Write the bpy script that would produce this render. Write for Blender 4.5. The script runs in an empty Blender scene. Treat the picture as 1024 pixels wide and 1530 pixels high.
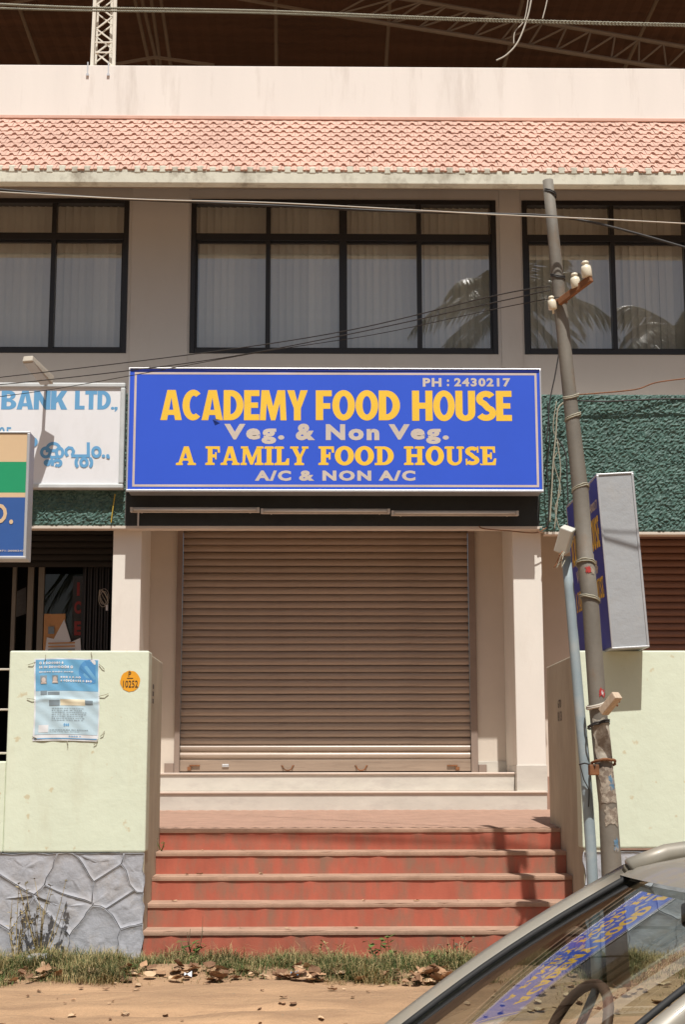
import bpy, bmesh, math, random
from mathutils import Vector, Matrix
from mathutils.geometry import tessellate_polygon
R = random.Random(7)
S = bpy.context.scene
C = S.collection
rad = math.radians

# ------------------------------------------------------------ camera
EYE = Vector((0, 0, 1.37)); F = 2250.0
YAW, PITCH, ROLL = 0.0162, math.atan(388 / 2250), 0.0015
fw = Vector((math.sin(YAW) * math.cos(PITCH), math.cos(YAW) * math.cos(PITCH), math.sin(PITCH)))
rt = Vector((math.cos(YAW), -math.sin(YAW), 0))
up = rt.cross(fw)
rt, up = rt * math.cos(ROLL) - up * math.sin(ROLL), up * math.cos(ROLL) + rt * math.sin(ROLL)
cd = bpy.data.cameras.new('camera'); cam = bpy.data.objects.new('camera', cd); C.objects.link(cam)
cam.matrix_world = Matrix(((rt.x, up.x, -fw.x, EYE.x), (rt.y, up.y, -fw.y, EYE.y), (rt.z, up.z, -fw.z, EYE.z), (0, 0, 0, 1)))
cd.sensor_fit = 'HORIZONTAL'; cd.sensor_width = 36; cd.lens = 36 * F / 1024
cd.clip_start = 0.05; cd.clip_end = 2000
S.camera = cam

def P(x, y, Y):
    """photo pixel -> point on the upright plane at depth Y"""
    d = fw * F + rt * (x - 512) - up * (y - 765)
    return EYE + d * (Y / d.y)
def PX(x, y, Y): return P(x, y, Y).x
def PZ(x, y, Y): return P(x, y, Y).z

# ------------------------------------------------------------ world and sun
SUN = Vector((-0.11, 1.0, -1.86)).normalized()          # direction the light travels
elev = math.asin(-SUN.z)
W = bpy.data.worlds.new('World'); S.world = W; W.use_nodes = True
nt = W.node_tree; bg = nt.nodes['Background']
sky = nt.nodes.new('ShaderNodeTexSky'); sky.sky_type = 'NISHITA'; sky.sun_disc = False
sky.sun_elevation = elev; sky.sun_rotation = math.atan2(-SUN.x, -SUN.y)
sky.air_density = 1.0; sky.dust_density = 4.0; sky.ozone_density = 0.6
nt.links.new(sky.outputs[0], bg.inputs[0]); bg.inputs[1].default_value = 0.05
sl = bpy.data.lights.new('sun', 'SUN'); sl.energy = 4.6; sl.angle = rad(0.5); sl.color = (1, 0.965, 0.915)
so = bpy.data.objects.new('sun', sl); C.objects.link(so); so.location = (3, -12, 25)
so.rotation_euler = SUN.to_track_quat('-Z', 'Y').to_euler()
S.view_settings.view_transform = 'Standard'; S.view_settings.look = 'None'
S.view_settings.exposure = 0.08; S.view_settings.gamma = 1.0

# ------------------------------------------------------------ materials
def lin(c):
    return tuple(((v / 255) / 12.92 if v / 255 <= 0.04045 else (((v / 255) + 0.055) / 1.055) ** 2.4) for v in c)
MATS = {}
def mat(name, col, rough=0.75, var=0.12, scale=3.0, bump=0.0, bscale=60.0, dirt=None, damt=0.5, dscale=2.0,
        stretch=(1, 1, 1), metal=0.0, dlo=0.5, dhi=0.7, coat=0.0, spec=0.5, grime=0.0, gcol=(0.25, 0.19, 0.12), gscale=22, orand=0.0):
    if name in MATS: return MATS[name]
    m = bpy.data.materials.new(name); m.use_nodes = True; n = m.node_tree.nodes; l = m.node_tree.links
    b = n['Principled BSDF']; b.inputs['Roughness'].default_value = rough; b.inputs['Metallic'].default_value = metal
    b.inputs['Specular IOR Level'].default_value = spec; b.inputs['Coat Weight'].default_value = coat
    tc = n.new('ShaderNodeTexCoord'); mp = n.new('ShaderNodeMapping'); mp.inputs['Scale'].default_value = stretch
    l.new(tc.outputs['Object'], mp.inputs[0])
    def noise(sc, det=5, vec=None, r=0.6):
        t = n.new('ShaderNodeTexNoise'); t.inputs['Scale'].default_value = sc; t.inputs['Detail'].default_value = det
        t.inputs['Roughness'].default_value = r
        l.new(tc.outputs['Object'] if vec is tc else mp.outputs[0], t.inputs['Vector']); return t
    t = noise(scale)
    ramp = n.new('ShaderNodeMapRange'); ramp.inputs[1].default_value = 0.3; ramp.inputs[2].default_value = 0.7
    ramp.inputs[3].default_value = 1 - var; ramp.inputs[4].default_value = 1 + var * 0.6
    l.new(t.outputs[0], ramp.inputs[0])
    mx = n.new('ShaderNodeVectorMath'); mx.operation = 'SCALE'; mx.inputs[0].default_value = col[:3]
    l.new(ramp.outputs[0], mx.inputs['Scale']); out = mx.outputs[0]
    if dirt is not None:
        t2 = noise(dscale, 8, r=0.68)
        r2 = n.new('ShaderNodeMapRange'); r2.inputs[1].default_value = dlo; r2.inputs[2].default_value = dhi
        r2.inputs[4].default_value = damt; l.new(t2.outputs[0], r2.inputs[0])
        mm = n.new('ShaderNodeMix'); mm.data_type = 'RGBA'; l.new(r2.outputs[0], mm.inputs['Factor'])
        l.new(out, mm.inputs['A']); mm.inputs['B'].default_value = (*dirt[:3], 1); out = mm.outputs['Result']
    if grime > 0:   # small speckle of its own shape
        t4 = noise(gscale, 3, tc, 0.5)
        r4 = n.new('ShaderNodeMapRange'); r4.inputs[1].default_value = 0.68; r4.inputs[2].default_value = 0.74
        r4.inputs[4].default_value = grime; l.new(t4.outputs[0], r4.inputs[0])
        m4 = n.new('ShaderNodeMix'); m4.data_type = 'RGBA'; l.new(r4.outputs[0], m4.inputs['Factor'])
        l.new(out, m4.inputs['A']); m4.inputs['B'].default_value = (*gcol, 1); out = m4.outputs['Result']
    if orand > 0:   # every piece a little lighter or darker than its neighbour
        oi = n.new('ShaderNodeObjectInfo'); ro = n.new('ShaderNodeMapRange'); ro.inputs[3].default_value = 1 - orand; ro.inputs[4].default_value = 1 + orand * .7
        l.new(oi.outputs['Random'], ro.inputs[0]); so_ = n.new('ShaderNodeVectorMath'); so_.operation = 'SCALE'
        l.new(out, so_.inputs[0]); l.new(ro.outputs[0], so_.inputs['Scale']); out = so_.outputs[0]
    l.new(out, b.inputs['Base Color'])
    if bump > 0:
        t3 = noise(bscale, 6, tc); t3.inputs['Vector'].links and None
        bp = n.new('ShaderNodeBump'); bp.inputs['Strength'].default_value = bump; bp.inputs['Distance'].default_value = 0.02
        l.new(t3.outputs[0], bp.inputs['Height']); l.new(bp.outputs[0], b.inputs['Normal'])
    MATS[name] = m
    return m
def glass(name, tint=(0.8, 0.85, 0.85), boost=1.8, f0=0.045, rough=0.0, bump=0.0):
    if name in MATS: return MATS[name]
    m = bpy.data.materials.new(name); m.use_nodes = True; n = m.node_tree.nodes; l = m.node_tree.links
    n.remove(n['Principled BSDF']); o = n['Material Output']
    tr = n.new('ShaderNodeBsdfTransparent'); tr.inputs[0].default_value = (*tint, 1)
    gl = n.new('ShaderNodeBsdfGlossy'); gl.inputs['Roughness'].default_value = rough
    lw = n.new('ShaderNodeLayerWeight'); lw.inputs[0].default_value = 0.5
    pw = n.new('ShaderNodeMath'); pw.operation = 'POWER'; pw.inputs[1].default_value = 5; l.new(lw.outputs['Facing'], pw.inputs[0])
    ma = n.new('ShaderNodeMath'); ma.operation = 'MULTIPLY_ADD'; ma.inputs[1].default_value = boost * (1 - f0); ma.inputs[2].default_value = boost * f0
    ma.use_clamp = True; l.new(pw.outputs[0], ma.inputs[0])
    mx = n.new('ShaderNodeMixShader'); l.new(ma.outputs[0], mx.inputs[0]); l.new(tr.outputs[0], mx.inputs[1]); l.new(gl.outputs[0], mx.inputs[2])
    l.new(mx.outputs[0], o.inputs[0])
    if bump:
        t = n.new('ShaderNodeTexNoise'); t.inputs['Scale'].default_value = 1.3
        tc = n.new('ShaderNodeTexCoord'); l.new(tc.outputs['Object'], t.inputs['Vector'])
        bp = n.new('ShaderNodeBump'); bp.inputs['Strength'].default_value = bump; bp.inputs['Distance'].default_value = 0.01
        l.new(t.outputs[0], bp.inputs['Height']); l.new(bp.outputs[0], gl.inputs['Normal'])
    MATS[name] = m
    return m

m_cream = mat('cream_plaster', (0.76, 0.72, 0.645), 0.85, 0.06, 2, 0.06, 30, (0.50, 0.42, 0.34), 0.45, 1.6, (1, 1, 0.4), dlo=0.52, dhi=0.8)
m_upper = mat('upper_wall_paint', (0.51, 0.50, 0.485), 0.8, 0.05, 1.2, 0.05, 25, (0.32, 0.28, 0.25), 0.4, 1.2, (1, 1, 0.3))
m_parapet = mat('parapet_paint', (0.80, 0.755, 0.70), 0.85, 0.04, 1.5, 0.05, 25, (0.46, 0.40, 0.34), 0.55, 2.6, (1.6, 1, 0.22), dlo=0.54, dhi=0.8)
m_eave = mat('eave_concrete', (0.68, 0.67, 0.56), 0.9, 0.12, 4, 0.1, 40, (0.20, 0.16, 0.11), 0.75, 3.0, (1.2, 1, 0.9), dlo=0.52, dhi=0.72)
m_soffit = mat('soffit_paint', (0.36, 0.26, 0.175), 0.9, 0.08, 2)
m_tile = mat('clay_tile', (0.67, 0.425, 0.335), 0.85, 0.18, 1.6, 0.1, 50, (0.40, 0.25, 0.20), 0.6, 3.2, dlo=.5, dhi=.75, orand=0.10)
m_tileu = mat('tile_underlay', (0.30, 0.14, 0.10), 0.95)
m_black = mat('black_aluminium', (0.012, 0.012, 0.014), 0.35, 0.1)
m_blind = mat('blind_fabric', (0.84, 0.85, 0.83), 0.9, 0.05, 8, orand=0.12)
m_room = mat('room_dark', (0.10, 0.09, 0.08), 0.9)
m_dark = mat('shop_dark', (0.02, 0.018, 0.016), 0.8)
m_shut = mat('shutter_steel', (0.36, 0.272, 0.205), 0.30, 0.14, 2.0, 0.03, 80, (0.15, 0.105, 0.075), 0.6, 3, (0.6, 1, 9), dlo=0.52, dhi=0.72, orand=0.10, grime=.25, gscale=30)
m_shut2 = mat('dark_shutter_steel', (0.20, 0.10, 0.065), 0.45, 0.12, 2.0)
m_guide = mat('guide_steel', (0.27, 0.205, 0.165), 0.85, 0.12, 4)
m_marble = mat('marble', (0.60, 0.57, 0.50), 0.45, 0.10, 3, 0.02, 40, (0.46, 0.42, 0.38), 0.6, 3.5, (1, 1, 2.5))
m_marbleedge = mat('marble_edge', (0.66, 0.55, 0.46), 0.5, 0.1)
m_green = mat('pale_green_paint', (0.69, 0.75, 0.595), 0.85, 0.06, 1.0, 0.25, 7, (0.56, 0.55, 0.40), 0.5, 2.2, (1.6, 1, 0.35), dlo=0.54, dhi=0.75, grime=0.55, gcol=(.55, .42, .22), gscale=11)
m_greenside = mat('brownish_green_paint', (0.50, 0.46, 0.34), 0.9, 0.12, 2.5, 0.12, 18, (0.30, 0.24, 0.17), 0.6, 2.2, (1, 1, 0.5), dlo=0.45, dhi=0.75)  # wall flanks: darker, browner green than the front, with brown mottling
m_stone = mat('painted_stone', (0.42, 0.43, 0.465), 0.9, 0.16, 4, 0.6, 10, (0.33, 0.28, 0.23), 0.6, 4, dlo=0.5, dhi=0.72, orand=.06, grime=.4, gscale=14)
m_mortar = mat('stone_joint', (0.33, 0.33, 0.34), 0.9, 0.12, 8, 0.2, 40)
m_riser = mat('red_oxide', (0.44, 0.118, 0.072), 0.6, 0.16, 3, 0.06, 60, (0.24, 0.15, 0.10), 0.8, 2.6, (2.6, 1, 0.9), dlo=0.45, dhi=0.66)
m_tread = mat('dusty_tread', (0.42, 0.265, 0.185), 0.9, 0.18, 6, 0.12, 60, (0.27, 0.165, 0.11), 0.7, 5)
m_land = mat('dusty_landing', (0.41, 0.25, 0.18), 0.9, 0.14, 5, 0.15, 50, (0.33, 0.215, 0.15), 0.5, 3)
m_alu = mat('aluminium', (0.62, 0.63, 0.64), 0.38, 0.06, 2, 0.05, 6, metal=0.6)
m_aluside = mat('aluminium_sheet', (0.39, 0.41, 0.425), 0.5, 0.06, 1.5, 0.5, 4, (0.42, 0.40, 0.36), 0.35, 3, metal=0.1)
m_blue = mat('blue_flex', (0.034, 0.105, 0.66), 0.42, 0.05, 1.0, 0.02, 4, spec=0.4)
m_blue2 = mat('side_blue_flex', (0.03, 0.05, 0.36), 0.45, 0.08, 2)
m_yel = mat('yellow_print', (0.88, 0.56, 0.05), 0.45, 0.04, 3)
m_grey = mat('grey_print', (0.60, 0.53, 0.45), 0.45, 0.08, 3)
m_border = mat('border_print', (0.62, 0.52, 0.46), 0.45, 0.16, 1.5)
m_white = mat('white_panel', (0.78, 0.79, 0.81), 0.5, 0.04, 1.5, 0.02, 6, (0.58, 0.58, 0.56), 0.4, 2.5, (1, 1, 0.4))
m_lblue = mat('light_blue_print', (0.13, 0.36, 0.62), 0.5, 0.06)
m_tan = mat('tan_print', (0.66, 0.48, 0.29), 0.5, 0.04)
m_emer = mat('emerald_print', (0.008, 0.30, 0.13), 0.5, 0.04)
m_blue3 = mat('royal_blue_print', (0.03, 0.10, 0.33), 0.45, 0.06)
m_frame = mat('sign_frame_paint', (0.55, 0.58, 0.58), 0.5, 0.1, 6)
m_tube = mat('lamp_batten', (0.58, 0.53, 0.46), 0.5, 0.15, 8)
m_wire = mat('cable_dark', (0.035, 0.032, 0.03), 0.6, 0.1)
m_wirel = mat('cable_weathered', (0.36, 0.34, 0.26), 0.7, 0.2, 20)
m_wirew = mat('wire_pale', (0.55, 0.50, 0.42), 0.7, 0.1)
m_pole = mat('galvanised_pole', (0.19, 0.172, 0.142), 0.7, 0.2, 5, 0.12, 40, (0.20, 0.14, 0.09), 0.7, 6, (1, 1, 0.5), dlo=0.5, dhi=0.68)
m_polew = mat('pole_paper_remains', (0.50, 0.46, 0.38), 0.9, 0.3, 12, 0.2, 40, (0.22, 0.17, 0.12), 0.85, 14, dlo=0.45, dhi=0.6)
m_pipe = mat('blue_grey_pvc', (0.30, 0.37, 0.40), 0.6, 0.12, 5, 0.03, 30, (0.45, 0.44, 0.40), 0.5, 5)
m_porc = mat('porcelain', (0.78, 0.72, 0.56), 0.3, 0.06, 5, coat=0.3)
m_rust = mat('rusty_steel', (0.24, 0.10, 0.04), 0.85, 0.3, 12, 0.15, 60, (0.06, 0.035, 0.02), 0.8, 9)
m_wood = mat('grey_wood', (0.56, 0.44, 0.32), 0.85, 0.2, 8, 0.15, 40, stretch=(6, 6, 1))
m_truss = mat('painted_truss', (0.74, 0.70, 0.60), 0.6, 0.1, 6)
m_trussd = mat('dusty_truss', (0.20, 0.155, 0.115), 0.7, 0.1, 6)
m_rooft = mat('rusty_roof_sheet', (0.115, 0.052, 0.026), 0.85, 0.3, 1.5, 0, 10, (0.05, 0.026, 0.016), 0.7, 1.2, (0.4, 3, 1))
m_ink = mat('black_ink', (0.02, 0.02, 0.02), 0.7, 0.1)
m_stencil = mat('stencil_ink', (0.10, 0.09, 0.075), 0.8, 0.3, 60)
m_paper = mat('poster_paper', (0.50, 0.66, 0.74), 0.6, 0.06, 6, 0.15, 8)
m_paperw = mat('poster_white', (0.74, 0.76, 0.78), 0.6, 0.05, 6, 0.1, 8)
m_paperb = mat('poster_blue', (0.16, 0.42, 0.66), 0.6, 0.12, 5, 0.1, 8)
m_papert = mat('poster_text_grey', (0.22, 0.28, 0.32), 0.7, 0.1)
m_cream2 = mat('poster_cream', (0.76, 0.70, 0.52), 0.6, 0.05)
m_disc = mat('orange_paint', (0.80, 0.36, 0.015), 0.6, 0.08, 12)
m_fold = mat('poster_orange', (0.58, 0.30, 0.12), 0.6, 0.12, 6)
m_car = mat('car_metallic_paint', (0.30, 0.275, 0.225), 0.45, 0.08, 5, metal=0.1, coat=0.25, dirt=(.36, .29, .21), damt=.5, dscale=6)
m_rubber = mat('black_rubber', (0.02, 0.02, 0.02), 0.7)
m_chrome = mat('chrome', (0.7, 0.7, 0.7), 0.15, 0.02, metal=1.0)
m_seat = mat('seat_fabric', (0.035, 0.04, 0.042), 0.9, 0.1, 20)
m_dash = mat('dash_plastic', (0.05, 0.055, 0.06), 0.6, 0.1)
m_steer = mat('steering_wheel_cover', (0.12, 0.062, 0.04), 0.6, 0.1)
m_lamp = mat('headlamp_lens', (0.7, 0.7, 0.7), 0.1, 0.02, coat=1)
m_tail = mat('tail_lamp_lens', (0.4, 0.02, 0.01), 0.2, 0.02, coat=1)
m_asph = mat('asphalt', (0.055, 0.052, 0.05), 0.9, 0.2, 8, 0.3, 120)
m_trunk = mat('palm_trunk', (0.20, 0.16, 0.12), 0.9, 0.2, 6, 0.2, 30)
m_frond = mat('palm_leaf', (0.07, 0.10, 0.03), 0.35, 0.25, 3)
m_leafb = mat('dry_leaf', (0.40, 0.235, 0.13), 0.85, 0.25, 15, orand=.3)
m_leafb2 = mat('pale_dry_leaf', (0.52, 0.36, 0.22), 0.85, 0.2, 15, orand=.25)
m_leafb3 = mat('dark_dry_leaf', (0.20, 0.105, 0.055), 0.85, 0.2, 15)
m_grass = mat('grass_green', (0.075, 0.115, 0.026), 0.7, 0.5, 4, dirt=(.17, .15, .055), damt=.8, dscale=5)
m_grassd = mat('grass_dry', (0.40, 0.31, 0.14), 0.8, 0.3, 6)
m_weed = mat('weed_leaf', (0.10, 0.16, 0.035), 0.65, 0.3, 12)
m_weedd = mat('dry_weed', (0.13, 0.105, 0.06), 0.9, 0.3, 12)
m_wallp = mat('recess_wall_paint', (0.63, 0.56, 0.475), 0.85, 0.06, 2, 0.05, 30)
g_win = glass('window_glass', (0.84, 0.85, 0.82), 1.0, 0.29, bump=0.06)
g_door = glass('door_glass', (0.55, 0.58, 0.58), 1.8, 0.05)
g_car = glass('car_glass', (0.80, 0.86, 0.84), 1.9, 0.045)

# pebble-dash material: real relief comes from the mesh, colour from here
m_dash_g = mat('green_pebble_dash', (0.075, 0.150, 0.125), 0.6, 0.25, 9, 0.35, 38, (0.035, 0.07, 0.06), 0.6, 14, dlo=0.45, dhi=0.65)

def soil():
    m = mat('sandy_soil', (0.44, 0.275, 0.155), 0.95, 0.26, 2.0, 1.0, 28, (0.29, 0.175, 0.10), 0.8, 2.6, (0.45, 2.6, 1), dlo=0.44, dhi=0.66, grime=0.7)
    return m
m_soil = soil()

# ------------------------------------------------------------ builders
class MB:
    def __init__(s): s.v = []; s.f = []; s.smooth = False
    def add(s, vs, fs):
        o = len(s.v); s.v += [tuple(p) for p in vs]; s.f += [tuple(i + o for i in f) for f in fs]; return s
    def box(s, a, b, M=None):
        (x0, y0, z0), (x1, y1, z1) = a, b
        x0, x1 = min(x0, x1), max(x0, x1); y0, y1 = min(y0, y1), max(y0, y1); z0, z1 = min(z0, z1), max(z0, z1)
        vs = [Vector(p) for p in ((x0, y0, z0), (x1, y0, z0), (x1, y1, z0), (x0, y1, z0), (x0, y0, z1), (x1, y0, z1), (x1, y1, z1), (x0, y1, z1))]
        if M: vs = [M @ p for p in vs]
        return s.add(vs, [(0, 3, 2, 1), (4, 5, 6, 7), (0, 1, 5, 4), (1, 2, 6, 5), (2, 3, 7, 6), (3, 0, 4, 7)])
    def tube(s, path, r, n=8, cap=True, closed=False):
        path = [Vector(p) for p in path]; k = len(path)
        rr = r if isinstance(r, (list, tuple)) else [r] * k
        vs = []; ref = None
        for i, p in enumerate(path):
            if closed: t = path[(i + 1) % k] - path[i - 1]
            else: t = path[min(i + 1, k - 1)] - path[max(i - 1, 0)]
            t.normalize()
            if ref is None:
                ref = Vector((0, 0, 1)) if abs(t.z) < 0.9 else Vector((1, 0, 0))
            a = (ref - t * ref.dot(t)).normalized(); b = t.cross(a); ref = a
            for j in range(n):
                an = 2 * math.pi * j / n
                vs.append(p + (a * math.cos(an) + b * math.sin(an)) * rr[i])
        fs = []
        for i in range(k if closed else k - 1):
            i2 = (i + 1) % k
            for j in range(n):
                j2 = (j + 1) % n
                fs.append((i * n + j, i * n + j2, i2 * n + j2, i2 * n + j))
        if cap and not closed:
            fs.append(tuple(range(n - 1, -1, -1))); fs.append(tuple((k - 1) * n + j for j in range(n)))
        return s.add(vs, fs)
    def bar(s, a, b, w, h=None):
        """square bar from a to b"""
        a = Vector(a); b = Vector(b); t = (b - a).normalized(); h = h or w
        ref = Vector((0, 0, 1)) if abs(t.z) < 0.9 else Vector((0, 1, 0))
        u = t.cross(ref).normalized(); v = u.cross(t)
        vs = [p + u * x * w / 2 + v * y * h / 2 for p in (a, b) for x, y in ((-1, -1), (1, -1), (1, 1), (-1, 1))]
        return s.add(vs, [(0, 1, 2, 3), (7, 6, 5, 4), (0, 4, 5, 1), (1, 5, 6, 2), (2, 6, 7, 3), (3, 7, 4, 0)])
    def poly(s, loops, fn):
        """flat polygon with holes; fn maps (u,v)->3D"""
        lp = [[Vector((u, v, 0)) for u, v in L] for L in loops]
        tr = tessellate_polygon(lp); flat = [p for L in lp for p in L]
        vs = [fn(p.x, p.y) for p in flat]; fs = []
        for a, b, c in tr:
            A, B, D = flat[a], flat[b], flat[c]
            fs.append((a, b, c) if (B - A).cross(D - A).z > 0 else (c, b, a))
        return s.add(vs, fs)
    def prism(s, pts, fn, d0, d1):
        """polygon (u,v) extruded; fn(u,v,d)"""
        n = len(pts)
        vs = [fn(u, v, d0) for u, v in pts] + [fn(u, v, d1) for u, v in pts]
        return s.add(vs, [tuple(range(n - 1, -1, -1)), tuple(range(n, 2 * n))] + [(i, (i + 1) % n, n + (i + 1) % n, n + i) for i in range(n)])
    def grid(s, nu, nv, fn):
        vs = [fn(i / nu, j / nv) for j in range(nv + 1) for i in range(nu + 1)]
        return s.add(vs, [(j * (nu + 1) + i, j * (nu + 1) + i + 1, (j + 1) * (nu + 1) + i + 1, (j + 1) * (nu + 1) + i) for j in range(nv) for i in range(nu)])
    def lathe(s, prof, n, M):
        """profile (r,z) about local z, M places it"""
        vs = [M @ Vector((r * math.cos(2 * math.pi * j / n), r * math.sin(2 * math.pi * j / n), z)) for r, z in prof for j in range(n)]
        fs = [(i * n + j, i * n + (j + 1) % n, (i + 1) * n + (j + 1) % n, (i + 1) * n + j) for i in range(len(prof) - 1) for j in range(n)]
        return s.add(vs, fs)
    def mesh(s, name):
        me = bpy.data.meshes.new(name); me.from_pydata(s.v, [], s.f); me.update()
        if s.smooth:
            for p in me.polygons: p.use_smooth = True
        return me

def thing(name, label, cat, loc=(0, 0, 0), group=None):
    o = bpy.data.objects.new(name, None); C.objects.link(o); o.location = loc; o.empty_display_size = 0.1
    o['label'] = label; o['category'] = cat
    if group: o['group'] = group
    return o
def worldloc(o):
    v = Vector((0, 0, 0))
    while o: v += o.location; o = o.parent
    return v
def obj(name, me, m, parent=None, loc=None, bevel=0, smooth=None):
    """a mesh modelled in world coordinates (or placed at loc), as a child of parent"""
    if isinstance(me, MB):
        if smooth: me.smooth = True
        me = me.mesh(name)
    if m and not me.materials: me.materials.append(m)
    o = bpy.data.objects.new(name, me); C.objects.link(o)
    base = Vector(loc) if loc is not None else Vector((0, 0, 0))
    if parent: o.parent = parent; o.location = base - worldloc(parent)
    else: o.location = base
    if bevel:
        b = o.modifiers.new('bevel', 'BEVEL'); b.width = bevel; b.segments = 2; b.limit_method = 'ANGLE'
    return o
def tag(o, label, cat, group=None):
    o['label'] = label; o['category'] = cat
    if group: o['group'] = group
    return o
def struct(name, me, m, bevel=0):
    o = obj(name, me, m, bevel=bevel); o['kind'] = 'structure'; return o
def box(name, a, b, m, parent=None, bevel=0, kind=None):
    return obj(name, MB().box(a, b), m, parent, bevel=bevel)

# ------------------------------------------------------------ lettering
def ell(cx, cy, rx, ry, a0=0, a1=360, n=28):
    return [(cx + rx * math.cos(rad(a0 + (a1 - a0) * i / n)), cy + ry * math.sin(rad(a0 + (a1 - a0) * i / n))) for i in range(n + (0 if abs(a1 - a0) >= 360 else 1))]
def stroke(path, w):
    """thick open polyline -> polygon"""
    L = []; Rr = []
    for i, (x, y) in enumerate(path):
        x0, y0 = path[max(i - 1, 0)]; x1, y1 = path[min(i + 1, len(path) - 1)]
        dx, dy = x1 - x0, y1 - y0; d = math.hypot(dx, dy) or 1
        ww = w[i] if isinstance(w, list) else w
        L.append((x - dy / d * ww / 2, y + dx / d * ww / 2)); Rr.append((x + dy / d * ww / 2, y - dx / d * ww / 2))
    return L + Rr[::-1]
def spath():
    a = ell(.30, .735, .19, .165, 25, 250, 14); b = ell(.30, .265, .20, .165, 70, -155, 14)
    return a + b
SA = {  # heavy condensed sans: width, [ [outer, holes...], ... ]
 'A': (.64, [[[(0, 0), (.20, 0), (.23, .17), (.41, .17), (.44, 0), (.64, 0), (.445, 1), (.195, 1)], [(.258, .34), (.382, .34), (.32, .74)]]]),
 'C': (.56, [[ell(.32, .5, .32, .51, 48, 312, 26) + ell(.34, .5, .125, .31, 300, 60, 20)]]),
 'D': (.60, [[[(0, 0), (.22, 0)] + ell(.22, .5, .38, .5, -88, 88, 20) + [(.22, 1), (0, 1)], [(.21, .2)] + ell(.21, .5, .18, .3, -88, 88, 14) + [(.21, .8)]]]),
 'E': (.46, [[[(0, 0), (.46, 0), (.46, .2), (.21, .2), (.21, .41), (.42, .41), (.42, .59), (.21, .59), (.21, .8), (.46, .8), (.46, 1), (0, 1)]]]),
 'F': (.45, [[[(0, 0), (.21, 0), (.21, .38), (.41, .38), (.41, .57), (.21, .57), (.21, .8), (.45, .8), (.45, 1), (0, 1)]]]),
 'H': (.60, [[[(0, 0), (.21, 0), (.21, .4), (.39, .4), (.39, 0), (.60, 0), (.60, 1), (.39, 1), (.39, .6), (.21, .6), (.21, 1), (0, 1)]]]),
 'M': (.80, [[[(0, 0), (.18, 0), (.205, .56), (.335, 0), (.465, 0), (.595, .56), (.62, 0), (.80, 0), (.755, 1), (.525, 1), (.40, .46), (.275, 1), (.045, 1)]]]),
 'Y': (.62, [[[(.205, 0), (.415, 0), (.415, .40), (.62, 1), (.40, 1), (.31, .62), (.22, 1), (0, 1), (.205, .40)]]]),
 'O': (.64, [[ell(.32, .5, .32, .51, 0, 360, 36), ell(.32, .5, .12, .31, 0, 360, 28)]]),
 'U': (.58, [[[(0, 1), (0, .30)] + ell(.29, .28, .29, .29, 180, 360, 20) + [(.58, .30), (.58, 1), (.37, 1), (.37, .30)] + ell(.29, .28, .08, .10, 0, -180, 12) + [(.21, .30), (.21, 1)]]]),
 'S': (.58, [[[(x, y) for x, y in stroke(spath(), .2)]]]),
}
def slab(x0, x1, s=.11, base=0, h=.13):
    return [[(x0 - s, base), (x1 + s, base), (x1 + s, base + h * .8), (x1 + s * .4, base + h), (x0 - s * .4, base + h), (x0 - s, base + h * .8)]]
SA.update({
 'B': (.58, [[[(0, 0), (.30, 0)] + ell(.30, .27, .28, .27, -85, 70, 12) + ell(.29, .75, .25, .25, -60, 85, 12) + [(.30, 1), (0, 1)], [(.21, .17)] + ell(.29, .29, .09, .12, -85, 85, 8) + [(.21, .41)], [(.21, .60)] + ell(.28, .71, .08, .11, -85, 85, 8) + [(.21, .82)]]]),
 'N': (.64, [[[(0, 0), (.2, 0), (.2, .52), (.43, 0), (.64, 0), (.64, 1), (.44, 1), (.44, .48), (.21, 1), (0, 1)]]]),
 'K': (.64, [[[(0, 0), (.21, 0), (.21, .33), (.27, .42), (.40, 0), (.64, 0), (.42, .56), (.62, 1), (.39, 1), (.21, .64), (.21, 1), (0, 1)]]]),
 'L': (.44, [[[(0, 0), (.44, 0), (.44, .2), (.21, .2), (.21, 1), (0, 1)]]]),
 'T': (.54, [[[(.165, 0), (.375, 0), (.375, .8), (.54, .8), (.54, 1), (0, 1), (0, .8), (.165, .8)]]]),
 '.': (.14, [[ell(.07, .07, .08, .08, n=10)]]), ',': (.14, [[[(.0, .14), (.14, .14), (.14, .02), (.06, -.1), (0, -.1), (.05, 0), (0, 0)]]]),
})
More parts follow.
